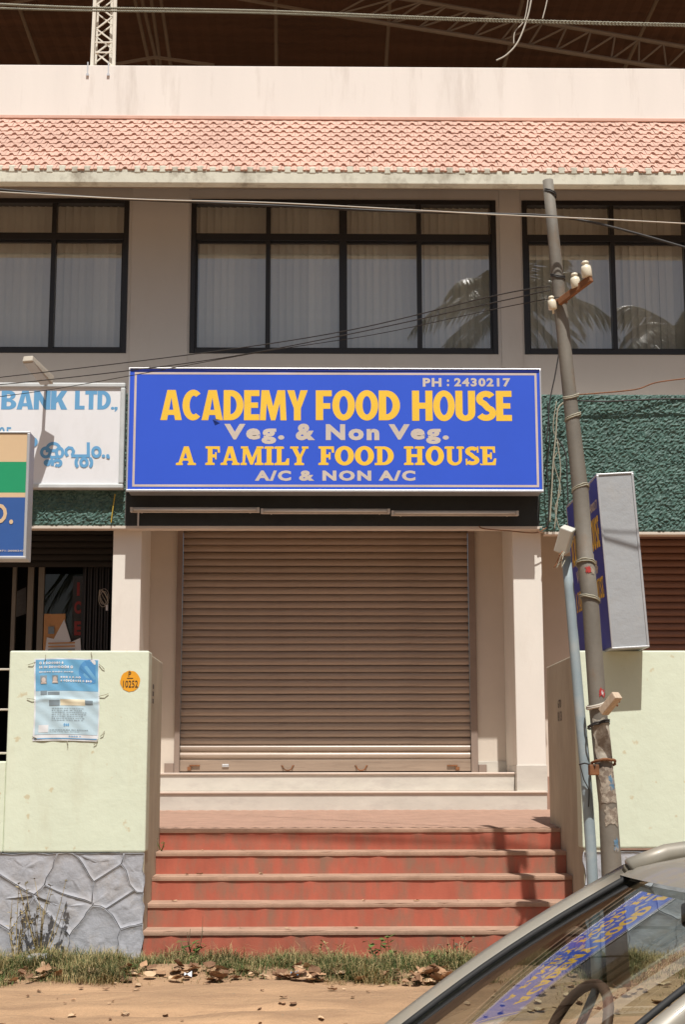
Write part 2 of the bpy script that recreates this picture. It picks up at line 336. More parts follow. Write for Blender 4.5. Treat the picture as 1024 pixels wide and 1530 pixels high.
SE = {
 'A': (.92, [[[(.10, .05), (.25, .05), (.32, .24), (.56, .24), (.62, .05), (.84, .05), (.58, 1), (.36, 1)], [(.355, .36), (.52, .36), (.44, .68)]], slab(.10, .22, .10), slab(.64, .82, .10)]),
 'F': (.70, [[[(.11, .04), (.34, .04), (.34, .40), (.46, .40), (.46, .30), (.54, .30), (.54, .68), (.46, .68), (.46, .57), (.34, .57), (.34, .86), (.58, .84), (.60, .66), (.70, .66), (.69, 1), (.0, 1), (.0, .89), (.11, .86)]], slab(.11, .34)]),
 'M': (1.12, [[[(.10, .05), (.22, .05), (.26, .62), (.48, .02), (.60, .02), (.80, .62), (.78, .05), (1.02, .05), (1.00, .95), (.78, .95), (.56, .40), (.36, .95), (.12, .95)]], slab(.10, .22, .09), slab(.78, 1.02, .09), [[(.02, 1), (.37, 1), (.37, .88), (.02, .88)]], [[(.77, 1), (1.1, 1), (1.1, .88), (.77, .88)]]]),
 'I': (.46, [[[(.11, .05), (.35, .05), (.35, .95), (.11, .95)]], slab(.11, .35), slab(.11, .35, .11, .87)]),
 'L': (.72, [[[(.11, .04), (.11, .95), (.34, .95), (.34, .15), (.52, .17), (.60, .36), (.71, .36), (.70, 0), (.0, 0), (.0, .10), (.11, .14)]], slab(.11, .34, .11, .87)]),
 'Y': (.88, [[[(.32, .05), (.56, .05), (.56, .40), (.78, .92), (.64, .92), (.47, .56), (.32, .92), (.08, .92), (.32, .40)]], slab(.32, .56), [[(0, 1), (.40, 1), (.40, .88), (0, .88)]], [[(.56, 1), (.88, 1), (.88, .88), (.56, .88)]]]),
 'O': (.86, [[ell(.43, .5, .43, .52, 0, 360, 36), ell(.43, .5, .17, .33, 0, 360, 28)]]),
 'D': (.86, [[[(.11, .02), (.40, 0)] + ell(.40, .5, .45, .5, -88, 88, 20) + [(.40, 1), (.11, .98)], [(.34, .15)] + ell(.38, .5, .21, .35, -85, 85, 14) + [(.34, .85)]], [[(0, 0), (.3, 0), (.3, .12), (0, .12)]], [[(0, 1), (.3, 1), (.3, .88), (0, .88)]]]),
 'H': (.98, [[[(.11, .05), (.34, .05), (.34, .42), (.62, .42), (.62, .05), (.85, .05), (.85, .95), (.62, .95), (.62, .58), (.34, .58), (.34, .95), (.11, .95)]], slab(.11, .34), slab(.62, .85), slab(.11, .34, .11, .87), slab(.62, .85, .11, .87)]),
 'U': (.92, [[[(.11, .95), (.11, .32)] + ell(.46, .32, .35, .34, 180, 360, 20) + [(.81, .95), (.66, .95), (.66, .36)] + ell(.50, .32, .16, .18, 0, -180, 12) + [(.34, .36), (.34, .95)]], slab(.11, .34, .11, .87), slab(.66, .81, .10, .87)]),
 'S': (.68, [[[(x * 1.13, y) for x, y in stroke(spath(), .2)]], [[(.56, .66), (.64, .66), (.64, 1), (.57, 1)]], [[(.03, .34), (.12, .34), (.11, 0), (.04, 0)]]]),
 'E': (.76, [[[(.11, .04), (.0, .12), (.0, 0), (.72, 0), (.76, .36), (.66, .36), (.58, .16), (.34, .14), (.34, .42), (.46, .42), (.47, .32), (.55, .32), (.55, .68), (.47, .68), (.46, .58), (.34, .58), (.34, .86), (.58, .84), (.62, .66), (.71, .66), (.70, 1), (0, 1), (0, .88), (.11, .86)]]]),
}
def words(mb, font, txt, gap, fn):
    """lays txt out in a unit box (0..1, 0..1) -> fn(u,v,layer)"""
    tot = 0; pos = []
    for ch in txt:
        w = font[ch][0]; pos.append(tot); tot += w + gap
    tot -= gap
    for ch, x in zip(txt, pos):
        for k, loops in enumerate(font[ch][1]):
            mb.poly([[((u + x) / tot, v) for u, v in L] for L in loops], lambda u, v, k=k: fn(u, v, k))
def textmesh(txt, fn, off=0.0, wide=1.0):
    """built-in font laid into the unit box of its own extents -> fn(u,v)"""
    cu = bpy.data.curves.new('t', 'FONT'); cu.body = txt; cu.size = 1; cu.offset = off; cu.resolution_u = 3; cu.space_character = wide
    o = bpy.data.objects.new('t', cu); C.objects.link(o)
    me = bpy.data.meshes.new_from_object(o.evaluated_get(bpy.context.evaluated_depsgraph_get()))
    bpy.data.objects.remove(o); bpy.data.curves.remove(cu)
    xs = [v.co.x for v in me.vertices]; ys = [v.co.y for v in me.vertices]
    x0, x1, y0, y1 = min(xs), max(xs), min(ys), max(ys)
    mb = MB(); vs = [fn((v.co.x - x0) / (x1 - x0), (v.co.y - y0) / (y1 - y0)) for v in me.vertices]
    mb.add(vs, [tuple(p.vertices) for p in me.polygons]); bpy.data.meshes.remove(me)
    return mb
def boxfn(x0, y0, x1, y1, Y):
    """unit box -> the pixel rectangle (left, bottom, right, top) on plane Y, kept square to the wall"""
    xm, ym = (x0 + x1) / 2, (y0 + y1) / 2
    X0, X1 = PX(x0, ym, Y), PX(x1, ym, Y); Z0, Z1 = PZ(xm, y0, Y), PZ(xm, y1, Y)
    return lambda u, v, k=0: Vector((X0 + (X1 - X0) * u, Y - 0.0002 * k, Z0 + (Z1 - Z0) * v))

# ============================================================ GROUND
def gz(x, y):
    t = min(max((y - 6.3) / 4.2, 0), 1); z = -0.33 + 0.33 * t * t * (3 - 2 * t)
    if 6 < y < 11.4 and -5 < x < 6:
        z += 0.012 * math.sin(x * 1.7 + y * 2.1) + 0.008 * math.sin(x * 4.3 - y * 7.7) + 0.006 * math.sin(x * 9.1 + y * 13.3)
        for c, d in ((9.55, 0.03), (9.25, 0.022)):                    # wheel ruts along the verge
            z -= d * math.exp(-((y - c - 0.05 * math.sin(x * 0.8)) / 0.07) ** 2)
        z += 0.05 * math.exp(-((y - 10.75) / 0.25) ** 2)               # banked soil under the grass
    return z
xs = [-300, -80, -30, -12, -6] + [-4.5 + 0.05 * i for i in range(211)] + [7, 12, 30, 80, 300]
ys = [-300, -80, -30, -12, -4, 0, 3, 5, 6] + [6.2 + 0.04 * i for i in range(132)] + [11.6, 13, 30, 80, 300]
mb = MB(); nx = len(xs)
mb.v = [(x, y, gz(x, y) + R.uniform(-.0022, .0022) * (6 < y < 11.5)) for y in ys for x in xs]
mb.f = [(j * nx + i, j * nx + i + 1, (j + 1) * nx + i + 1, (j + 1) * nx + i) for j in range(len(ys) - 1) for i in range(nx - 1)]
struct('ground', mb, m_soil)
struct('road', MB().box((-120, -3.5, -0.40), (120, 5.9, -0.322)), m_asph)

# ============================================================ BUILDING
YS, YC, YF, YW, YE, YR = 16.0, 15.15, 15.02, 15.6, 14.5, 15.5      # shutter, column, fascia, upper wall, eave, ridge
XL, XR = -6.5, 8.0
FLOOR = 1.365
bld = thing('commercial_building', 'two storey commercial building with cream columns, green fascia and pink tiled eave', 'building', (0, 16, 0))
zf0 = PZ(500, 786, YF); zf1 = PZ(920, 590, YF)
# --- upper wall with window openings
ZW0, ZW1 = zf1 - 0.3, PZ(512, 280, YW)
wins = []
def wx(x): return PX(x, 415, YW)
w_top = PZ(512, 299, YW); w_bot = PZ(512, 529, YW)
WX = [(wx(-250), wx(191)), (wx(284.5), wx(743)), (wx(782), wx(1240))]
wall = MB(); prev = XL
for a, b in WX:
    wall.box((prev, YW, ZW0), (a, YW + 0.2, ZW1)); prev = b
wall.box((prev, YW, ZW0), (XR, YW + 0.2, ZW1))
for a, b in WX:
    wall.box((a, YW, ZW0), (b, YW + 0.2, w_bot)); wall.box((a, YW, w_top), (b, YW + 0.2, ZW1))
obj('upper_wall', wall, m_upper, bld)
for a, b in ((wx(196), wx(281.5)), (wx(748), wx(779))):
    box('pilaster', (a, YW - 0.012, ZW0), (b, YW - 0.001, ZW1 - 0.01), m_upper, bld, bevel=0.003)
# room behind the windows
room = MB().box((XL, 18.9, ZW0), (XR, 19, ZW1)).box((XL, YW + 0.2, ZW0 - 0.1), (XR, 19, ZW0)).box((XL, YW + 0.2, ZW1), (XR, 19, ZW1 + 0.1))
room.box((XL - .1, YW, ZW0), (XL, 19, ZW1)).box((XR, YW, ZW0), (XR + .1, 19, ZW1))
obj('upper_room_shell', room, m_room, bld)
# --- windows
blind_me = None
def window(a, b, muls, thick):
    w = bpy.data.objects.new('window', None); C.objects.link(w); w.parent = bld; w.location = (0, 0, 0)
    y0, y1 = YW - 0.01, YW + 0.09; fwid = 0.055
    f = MB().box((a, y0, w_bot), (a + fwid, y1, w_top)).box((b - fwid, y0, w_bot), (b, y1, w_top))
    f.box((a + fwid, y0, w_top - fwid), (b - fwid, y1, w_top)).box((a + fwid, y0, w_bot), (b - fwid, y1, w_bot + fwid))
    obj('frame', f, m_black, w, bevel=0.004)
    zt = PZ(512, 355, YW)
    obj('transom', MB().box((a + fwid, y0 + .006, zt - 0.04), (b - fwid, y1, zt + 0.04)), m_black, w, bevel=0.004)
    edges = [a + fwid] + muls + [b - fwid]
    for x, t in zip(muls, thick):
        obj('mullion', MB().box((x - t / 2, y0 + .003, w_bot + fwid), (x + t / 2, y1 - .002, zt - 0.04)).box((x - t / 2, y0 + .003, zt + .04), (x + t / 2, y1 - .002, w_top - fwid)), m_black, w, bevel=0.003)
    for x0, x1 in zip(edges, edges[1:]):
        for z0, z1 in ((w_bot + fwid, zt - 0.04), (zt + 0.04, w_top - fwid)):
            t = R.uniform(-.0015, .0015); yy = YW + 0.045
            q = MB().add([(x0, yy + t, z0), (x1, yy - t, z0), (x1, yy - t, z1), (x0, yy + t, z1)], [(0, 1, 2, 3)])
            obj('pane', q, g_win, w)
            if z0 < zt - 0.5:   # sash rail of the sliding leaf
                s = 0.022
                obj('sash', MB().box((x0, yy - .012, z0), (x0 + s, yy + .02, z1)).box((x1 - s, yy - .012, z0), (x1, yy + .02, z1)).box((x0 + s, yy - .012, z0), (x1 - s, yy + .02, z0 + s)).box((x0 + s, yy - .012, z1 - s), (x1 - s, yy + .02, z1)), m_black, w)
    # vertical blind, slat by slat
    global blind_me
    h = w_top - w_bot - 0.06
    if blind_me is None:
        bm_ = MB(); bm_.grid(3, 1, lambda u, v: ((u - .5) * 0.088, 0.008 * math.cos((u - .5) * 3.14), v * h)); blind_me = bm_.mesh('blind_slat'); blind_me.materials.append(m_blind)
    x = a + 0.05
    while x < b - 0.03:
        if -4.6 < x < 5.4:
            o = obj('blind_slat', blind_me, m_blind, w, loc=(x + R.uniform(-.003, .003), YW + 0.16, w_bot + 0.03))
            o.rotation_euler = (0, 0, rad(16 + R.uniform(-5, 5)))
        x += 0.079
    return w
window(*WX[0], [wx(-32), wx(78.5)], [.05, .05])
window(*WX[1], [wx(400.5), wx(513), wx(627)], [.05, .085, .05])
window(*WX[2], [wx(917), wx(1030)], [.05, .085])
# --- eave, tiles, parapet
ze_top, ze_bot = PZ(512, 255, YE), PZ(512, 275, YE)
zr = PZ(512, 180, YR); zp = PZ(512, 100, YR)
obj('eave_board', MB().box((XL, YE, ze_bot), (XR, YE + 0.12, ze_top)), m_eave, bld, bevel=0.008)
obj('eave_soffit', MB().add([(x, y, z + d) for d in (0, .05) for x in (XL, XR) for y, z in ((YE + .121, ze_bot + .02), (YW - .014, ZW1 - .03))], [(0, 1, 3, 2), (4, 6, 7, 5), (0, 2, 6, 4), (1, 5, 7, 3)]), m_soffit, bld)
roof = obj('tiled_roof', MB().add([(XL, YE + .02, ze_top + .005), (XR, YE + .02, ze_top + .005), (XR, YR, zr - .02), (XL, YR, zr - .02)], [(0, 1, 2, 3)]), m_tileu, bld)
sv = Vector((0, YR - YE - .02, zr - ze_top - .02)); sl_ = sv.length; sd = sv.normalized(); sn = Vector((0, -sd.z, sd.y))
rows = 12; exp_ = sl_ / rows; tw = 0.127
# each tile: a thick plate whose lower edge is scalloped
prof = [(.01, 0), (.27, 0), (.33, .018), (.40, .040), (.5, .048), (.60, .040), (.67, .018), (.73, 0), (.99, 0)]
tm = MB(); L_ = exp_ * 1.5; np_ = len(prof)
def tv(u, s_, h): return (u * tw - tw / 2, sd.y * s_ + sn.y * h, sd.z * s_ + sn.z * h)
tm.v = [tv(u, e, .021 + .005 * (e > .01)) for u, e in prof] + [tv(u, L_, .004) for u, e in prof] + [tv(u, e, .001) for u, e in prof]
tm.f = [(i, i + 1, np_ + i + 1, np_ + i) for i in range(np_ - 1)] + [(2 * np_ + i, 2 * np_ + i + 1, i + 1, i) for i in range(np_ - 1)]
tile_me = tm.mesh('roof_tile'); tile_me.materials.append(m_tile)
far = MB()
for r in range(rows):
    for c in range(-20, 90):
        off = Vector((-3.62 + (tw / 2 if r % 2 else 0) + c * tw, YE + .02 + sd.y * (exp_ * r - .03) + R.uniform(-.004, .004), ze_top + .005 + sd.z * (exp_ * r - .03) + R.uniform(-.002, .002)))
        rot = (R.uniform(-.03, .03), R.uniform(-.02, .02), R.uniform(-.03, .03))
        if r < 5 and 0 <= c < 58:
            o = obj('roof_tile', tile_me, m_tile, roof, loc=off); o.rotation_euler = rot
        else:
            far.add([Vector(v) + off + Vector((0, 0, rot[0] * .1)) for v in tm.v], tm.f)
o = obj('further_roof_tiles', far, m_tile, roof); o['kind'] = 'stuff'
# rounded mortar lumps where tile channels meet the eave board
lump = MB()
for c in range(58):
    x = -3.62 + c * tw
    if R.random() < .92: lump.box((x - .036, YE - .007, ze_top - .03 + R.uniform(-.012, .01)), (x + .036, YE + .04, ze_top + .03 + R.uniform(0, .015)))
o = obj('eave_mortar', lump, m_eave, bld, bevel=.012); o['kind'] = 'stuff'
obj('parapet', MB().box((XL, YR, zr - .6), (XR, YR + 0.16, zp)), m_parapet, bld, bevel=0.01)
obj('flashing_strip', MB().box((XL, YR - 0.03, zr - .01), (XR, YR - .001, zr + .03)), m_tile, bld, bevel=0.006)
for x, y in ((131, 113), (162, 113)):
    p = P(x, y, YR); obj('parapet_bolt', MB().box((p.x - .015, YR - .02, p.z - .012), (p.x + .015, YR - .001, p.z + .012)).box((p.x - .006, YR - .012, p.z + .012), (p.x + .006, YR - .001, zp + .03)), m_alu, bld)
obj('roof_terrace', MB().box((XL, YR + .16, zp - 1.3), (XR, 34, zp - 1.1)), m_soffit, bld)
# --- fascia: pebble-dash with real relief
def fascia(x0, x1, z0, z1, st):
    nu = int((x1 - x0) / st); nv = int((z1 - z0) / st)
    rr = random.Random(3); H = [[rr.random() for _ in range(nu + 1)] for _ in range(nv + 1)]
    def fn(u, v):
        i, j = round(u * nu), round(v * nv)
        e = 0 if (j in (0, nv)) else (0.020 * H[j][i] ** 1.5)
        return (x0 + (x1 - x0) * u + (rr.random() - .5) * st * .5 * (0 < i < nu), YF - e, z0 + (z1 - z0) * v + (rr.random() - .5) * st * .5 * (0 < j < nv))
    m = MB().grid(nu, nv, fn)
    return m
xa, xb = PX(187, 760, YF), PX(806, 760, YF)
obj('pebble_dash_fascia', fascia(-4.6, xa, zf0, zf1, 0.016), m_dash_g, bld)
obj('pebble_dash_fascia', fascia(xb, 5.6, zf0 - .055, zf1, 0.016), m_dash_g, bld)
m_fshadow = mat('fascia_sign_shadow', (0.018, 0.020, 0.018), 0.6, 0.3, 6, 0.1, 30)  # near-black colour stands in for the signboard's shadow on the fascia
obj('sign_shadow_fascia', MB().box((xa + .002, YF - .004, zf0), (xb - .002, YF + .1, zf1)), m_fshadow, bld)
obj('fascia_beam', MB().box((XL, YF + .004, zf0 + .004), (xa, YC - .004, zf1 - .004)).box((xa, YF + .11, zf0 + .004), (xb, YC - .004, zf1 - .004)).box((xb, YF + .004, zf0 - .05), (XR, YC - .004, zf1 - .004)).box((XL, YC - .004, zf0 + .42), (XR, YS + .3, zf1 - .004)), m_wallp, bld)
obj('beam_drip_edge', MB().box((-4.6, YF - .004, zf0 - .03), (xb + .05, YC - .003, zf0 + .0005)).box((xb + .052, YF - .004, zf0 - .085), (5.6, YC - .003, zf0 - .056)), m_wallp, bld, bevel=.004)
# --- columns
zb = PZ(790, 1185, YC); zt = zf0 + .42
def column(x0, x1, base):
    a, b = PX(x0, 980, YC), PX(x1, 980, YC)
    c = obj('column', MB().box((a, YC, FLOOR - .3), (b, YS - .002, zt)), m_cream, bld, bevel=.008)
    if base:
        obj('marble_skirting', MB().box((a - .006, YC - .012, zb), (b + .006, YS - .3, PZ(790, 1143, YC))), m_marble, c, bevel=.003)
    return a, b
cl = column(165, 208, False); cr = column(769.5, 813, True)
# --- shop front wall, shutter
sx0, sx1 = PX(271, 980, YS), PX(702, 980, YS); gx0, gx1 = PX(263, 980, YS), PX(712, 980, YS)
for a_, b_ in ((cl[1] - .05, gx0), (gx1, cr[0] + .05)): obj('shop_front_wall', MB().box((a_, YS, FLOOR - .3), (b_, YS + .2, zt)), m_wallp, bld)
obj('recess_wall', MB().box((cr[1] - .02, YS - .001, FLOOR - .6), (PX(935, 980, YS), YS + .2, zt)), m_wallp, bld)
sk = PZ(740, 1137, YS)
obj('shop_skirting', MB().box((gx1 + .002, YS - .015, FLOOR), (cr[0], YS - .001, sk)), m_marble, bld, bevel=.003)
shutter = bpy.data.objects.new('rolling_shutter', None); C.objects.link(shutter); shutter.parent = bld; shutter['label'] = 'closed brown rolling shutter of the middle shop'
pitch = 0.0757; zbar1 = PZ(490, 1134, YS)
def slatmesh(w, mm):
    pr = [(0.0, 0.012), (.006, 0.0), (.018, -.006), (.034, -.010), (.050, -.008), (.062, -.002), (.068, .006), (.0745, .014)]
    m = MB(); m.v = [(x, y, z) for x in (-w / 2, w / 2) for z, y in pr]; n = len(pr)
    m.f = [(i, n + i, n + i + 1, i + 1) for i in range(n - 1)]; m.smooth = True
    me = m.mesh('slat'); me.materials.append(mm); return me
sme = slatmesh(sx1 - sx0 - .004, m_shut); n = int((zt - zbar1) / pitch) + 2
for i in range(n):
    o = obj('slat', sme, m_shut, shutter, loc=((sx0 + sx1) / 2, YS + .03 + R.uniform(-.004, .004), zbar1 + i * pitch + R.uniform(-.0015, .0015))); o.rotation_euler = (R.uniform(-.03, .03), R.uniform(-.0012, .0012), R.uniform(-.0015, .0015))
obj('shutter_backing', MB().box((sx0, YS + .06, FLOOR), (sx1, YS + .07, zt + .1)), m_dark, shutter)
zbar0 = FLOOR + .012
obj('bottom_bar', MB().box((sx0 + .002, YS + .005, zbar0), (sx1 - .002, YS + .045, zbar1 - .004)), m_shut, shutter, bevel=.004)
for x in (430, 540):
    p = P(x, 1146, YS); pts = [Vector((p.x + .05 * math.cos(rad(180 + 180 * i / 10)), YS - .022 + .012 * abs(i - 5) / 5, p.z + .012 + .045 * math.sin(rad(180 + 180 * i / 10)))) for i in range(11)]
    obj('pull_handle', MB().tube([pts[0] + Vector((-.018, .022, .004))] + pts + [pts[-1] + Vector((.018, .022, .004))], .007, 6), m_rust, shutter, smooth=True)
for x, s in ((283, 1), (684, -1)):
    p = P(x, 1147, YS)
    obj('lock_hasp', MB().box((p.x - .02, YS - .02, p.z - .025), (p.x + .02, YS + .004, p.z + .012)).box((p.x, YS - .016, p.z + .016), (p.x + s * .11, YS + .004, p.z + .032)), m_rust, shutter, bevel=.003)
p = P(337, 1144, YS); obj('lock_plate', MB().box((p.x - .035, YS - .01, p.z - .012), (p.x + .035, YS + .004, p.z + .018)), m_alu, shutter, bevel=.003)
for a, b in ((gx0, sx0), (sx1, gx1)):
    obj('guide_rail', MB().box((a, YS - .035, FLOOR), (b, YS + .012, zt)), m_guide, shutter, bevel=.004)
obj('door_sill_block', MB().box((PX(246, 1150, YS), YS - .05, FLOOR), (gx0 - .002, YS - .002, PZ(255, 1140, YS))), m_guide, bld, bevel=.004)
obj('door_sill_block', MB().box((gx1 + .002, YS - .06, FLOOR), (PX(727, 1150, YS), YS - .016, PZ(720, 1142, YS))), m_guide, bld, bevel=.004)
# --- right-hand shop shutter
sh2 = bpy.data.objects.new('rolling_shutter', None); C.objects.link(sh2); sh2.parent = bld; sh2['label'] = 'dark brown rolling shutter of the right-hand shop'
rx0 = PX(940, 900, YS); sme2 = slatmesh(2.9, m_shut2)
for i in range(40):
    obj('slat', sme2, m_shut2, sh2, loc=(rx0 + 1.45, YS + .03, 1.42 + i * .0757))
obj('shutter_backing', MB().box((rx0, YS + .06, FLOOR - .3), (rx0 + 2.9, YS + .07, zt)), m_dark, sh2)
# --- plinth, marble steps
XP0, XP1 = XL, XR
s1t = PZ(500, 1182, YC - .08); s2t = FLOOR
x245 = -1.95; xs1 = PX(818, 1195, YC - .08)
obj('shop_floor_plinth', MB().box((XL, YC + .16, -.2), (XR, 34, FLOOR - .045)), m_land, bld)
def mstep(x0, x1, yf, yb, z0, z1):
    s = obj('marble_step', MB().box((x0, yf, z0), (x1, yb, z1 - .022)), m_marble, bld, bevel=.003)
    obj('nosing', MB().box((x0, yf - .018, z1 - .0215), (x1 + .004, yb, z1)), m_marbleedge, s, bevel=.006)
mstep(x245, xs1, YC - .08, YC + .30, .6, s1t)
mstep(x245, cr[0] - .01, YC + .13, YS + .05, s1t + .001, s2t)
# --- left-hand shop: dark recess, glazed door, folding gate
lx0, lx1 = -4.6, cl[0]
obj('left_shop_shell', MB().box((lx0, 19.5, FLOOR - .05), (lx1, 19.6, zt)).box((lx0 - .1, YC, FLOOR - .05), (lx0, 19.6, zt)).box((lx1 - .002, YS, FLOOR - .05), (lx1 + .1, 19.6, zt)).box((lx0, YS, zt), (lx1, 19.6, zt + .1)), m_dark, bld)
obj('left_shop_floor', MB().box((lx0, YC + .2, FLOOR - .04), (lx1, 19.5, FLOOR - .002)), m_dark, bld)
gt = bpy.data.objects.new('raised_shutter', None); C.objects.link(gt); gt.parent = bld
me_r = slatmesh(lx1 - lx0, m_dark)
for i in range(10): obj('slat', me_r, m_dark, gt, loc=((lx0 + lx1) / 2, YS + .05, zt - .07 * (i + 1)))
YD = 16.35
for x0, x1, nm in ((41, 50, 'door_post'), (57, 66, 'door_post'), (18, 24, 'door_post')):
    obj(nm, MB().box((PX(x0, 900, YD), YD - .03, FLOOR), (PX(x1, 900, YD), YD + .03, PZ(50, 826, YD))), mat('door_post_paint', (0.22, 0.20, 0.165), 0.6), bld, bevel=.004)
dz0, dz1 = FLOOR, PZ(50, 826, YD)
dr = obj('glass_door', MB().box((PX(66, 900, YD), YD - .02, dz1 - .05), (PX(125, 900, YD), YD + .02, dz1)).box((PX(123, 900, YD), YD - .02, dz0), (PX(126, 900, YD), YD + .02, dz1 - .05)), m_black, bld)
obj('pane', MB().add([(PX(66, 900, YD), YD, dz0), (PX(123, 900, YD), YD, dz0), (PX(123, 900, YD), YD, dz1 - .05), (PX(66, 900, YD), YD, dz1 - .05)], [(0, 1, 2, 3)]), g_door, dr)
gate = bpy.data.objects.new('folding_gate', None); C.objects.link(gate); gate.parent = bld
m_gate = mat('gate_steel', (0.035, 0.033, 0.035), 0.5, 0.1)
for i in range(9):
    x = PX(127 + i * 4.3, 900, YD - .1)
    obj('gate_bar', MB().box((x - .008, YD - .12 + (i % 2) * .03, FLOOR), (x + .008, YD - .10 + (i % 2) * .03, dz1)), m_gate, gate)
# red letters down the door glass
rl = bpy.data.objects.new('door_lettering', None); C.objects.link(rl); rl.parent = dr
m_red = mat('red_print', (0.26, 0.02, 0.015), 0.5)
for ch, y0, y1 in (('I', 890, 870), ('C', 917, 898), ('E', 949, 928)):
    obj('letter', textmesh(ch, boxfn(111 if ch != 'I' else 115, y0, 121 if ch != 'I' else 119, y1, YD - .004), .05), m_red, dr)
bpy.data.objects.remove(rl)

# ============================================================ STEEL TRUSS ROOF ABOVE
hall = thing('steel_hall_roof', 'dark rusty sheet roof on steel trusses above the parapet', 'roof', (0, 17, zp))
ZR = 13.6
def rz(x, y): return ZR + (y - 17) * .03 + .10 * x * 0 
sheet = MB(); nxr = 260
xs_ = [-16 + 34 * i / nxr for i in range(nxr + 1)]
for i, x in enumerate(xs_):
    for y in (16.9, 40): sheet.v.append((x, y, rz(x, y) + (.03 if i % 2 else 0)))
sheet.f = [(2 * i, 2 * i + 2, 2 * i + 3, 2 * i + 1) for i in range(nxr)]
obj('roof_sheet', sheet, m_rooft, hall)
obj('roof_back_wall', MB().box((-16, 40, zp - 1.3), (18, 40.2, 16)).box((-16.2, 17, zp - 1.3), (-16, 40, 16)).box((18, 17, zp - 1.3), (18.2, 40, 16)), m_rooft, hall)
def lattice(pa, pb, pa2, pb2, n, r, rw, m, name):
    """two chords with a zigzag web, chords a->b and a2->b2"""
    a, b, a2, b2 = map(Vector, (pa, pb, pa2, pb2))
    t = bpy.data.objects.new(name, None); C.objects.link(t); t.parent = hall; t.location = (0, 0, 0)
    obj('chord', MB().tube([a, b], r, 8), m, t); obj('chord', MB().tube([a2, b2], r, 8), m, t)
    for i in range(n):
        u0, u1 = i / n, (i + .5) / n; u2 = (i + 1) / n
        obj('web_bar', MB().tube([a.lerp(b, u0), a2.lerp(b2, u1)], rw, 6), m, t)
        obj('web_bar', MB().tube([a2.lerp(b2, u1), a.lerp(b, u2)], rw, 6), m, t)
YT = 20.5
lattice(P(560, -9, YT), P(1100, 84, YT), P(480, 20, YT), P(1100, 119, YT), 15, .035, .016, m_trussd, 'roof_truss')
YT2 = 22.5
for (x0, y0, x1, y1) in ((195, -30, 224, 100), (205, -30, 236, 100), (222, -30, 240, 100), (236, -30, 255, 98), (28, 10, 60, 100), (585, -30, 577, 100), (412, -30, 413, 100), (790, -30, 752, 105), (992, -20, 930, 110)):
    obj('roof_strut', MB().tube([P(x0, y0, YT2), P(x1, y1, YT2)], .03, 6), m_trussd, hall)
for (x0, y0, x1, y1) in ((170, 97, 232, 86), (232, 86, 320, 98), (-20, 14, 80, -8), (330, -6, 480, 20)):
    obj('roof_tie', MB().tube([P(x0, y0, YT2 - .5), P(x1, y1, YT2 - .5)], .03, 6), m_trussd, hall)
mast = thing('lattice_mast', 'white steel lattice mast standing on the parapet', 'mast', P(155, 98, YR + .1))
for x, w, dy in ((141, .036, 0), (146, .03, .12), (168.5, .03, .12), (173.5, .036, 0)):
    a, b = P(x - 3.5, 99, YR + .08 + dy), P(x + .5, -60, YR + .08 + dy); b.x = a.x + (.02 if x < 155 else .0)
    obj('mast_leg', MB().bar(a, b, w), m_truss, mast)
yy = [99, 80, 62, 44, 26, 8, -10, -30]
for i in range(len(yy) - 1):
    a, b = (144, 168) if i % 2 else (168, 144)
    obj('brace', MB().bar(P(a, yy[i], YR + .085), P(b, yy[i + 1], YR + .085), .016), m_truss, mast)
    obj('brace', MB().bar(P(b, yy[i] - 6, YR + .19), P(a, yy[i + 1] - 6, YR + .19), .014), m_truss, mast)
for y in (79, 64): obj('rung', MB().bar(P(142, y, YR + .07), P(171, y, YR + .07), .014), m_truss, mast)

# ============================================================ MAIN SIGNBOARD
YSG = 14.72
X0, X1 = PX(190.5, 642, YSG), PX(810.5, 642, YSG); Z0, Z1 = PZ(500, 735, YSG), PZ(500, 550.5, YSG)
sg = thing('shop_signboard', 'long blue lightbox signboard reading ACADEMY FOOD HOUSE above the shutter', 'signboard', ((X0 + X1) / 2, YSG, Z0))
obj('sign_box', MB().box((X0 + .012, YSG + .02, Z0 + .012), (X1 - .012, YF - .012, Z1 - .012)), m_aluside, sg, bevel=.004)
fr = MB(); t = .022
fr.box((X0, YSG - .012, Z0), (X1, YSG + .03, Z0 + t)).box((X0, YSG - .012, Z1 - t * .5), (X1, YSG + .03, Z1)).box((X0, YSG - .012, Z0 + t), (X0 + t * .7, YSG + .03, Z1 - t * .5)).box((X1 - t * .7, YSG - .012, Z0 + t), (X1, YSG + .03, Z1 - t * .5))
obj('frame', fr, m_alu, sg, bevel=.003)
panel = MB().grid(60, 16, lambda u, v: (X0 + .012 + (X1 - X0 - .024) * u, YSG, Z0 + .015 + (Z1 - Z0 - .03) * v))
obj('sign_panel', panel, m_blue, sg, smooth=True)
YL = YSG - .0012
def sansline(tx, m, parent, Y, layer=0):
    for w, x0, x1, y0, y1 in tx:
        mb = MB(); words(mb, SA, w, .014, boxfn(x0, y0, x1, y1, Y)); obj('lettering', mb, m, parent)
sansline([('ACADEMY', 240, 460, 628, 583), ('FOOD', 472, 598, 628, 583.5), ('HOUSE', 616, 765, 629, 584)], m_yel, sg, YL)
for w, x0, x1 in (('A', 263, 293), ('FAMILY', 307, 461), ('FOOD', 476, 589), ('HOUSE', 604, 742)):
    mb = MB(); words(mb, SE, w, .03, boxfn(x0, 695, x1, 667, YL)); obj('lettering', mb, m_yel, sg)
def inter(txt, x0, y0, x1, y1, Y, m, parent, off=.03, name='lettering'):
    return obj(name, textmesh(txt, boxfn(x0, y0, x1, y1, Y), off, 1.0 + off * 4.5), m, parent)
inter('Veg.', 335, 663.5, 425, 633.5, YL, m_grey, sg, .05); inter('&', 442, 658, 471, 633, YL, m_grey, sg, .05)
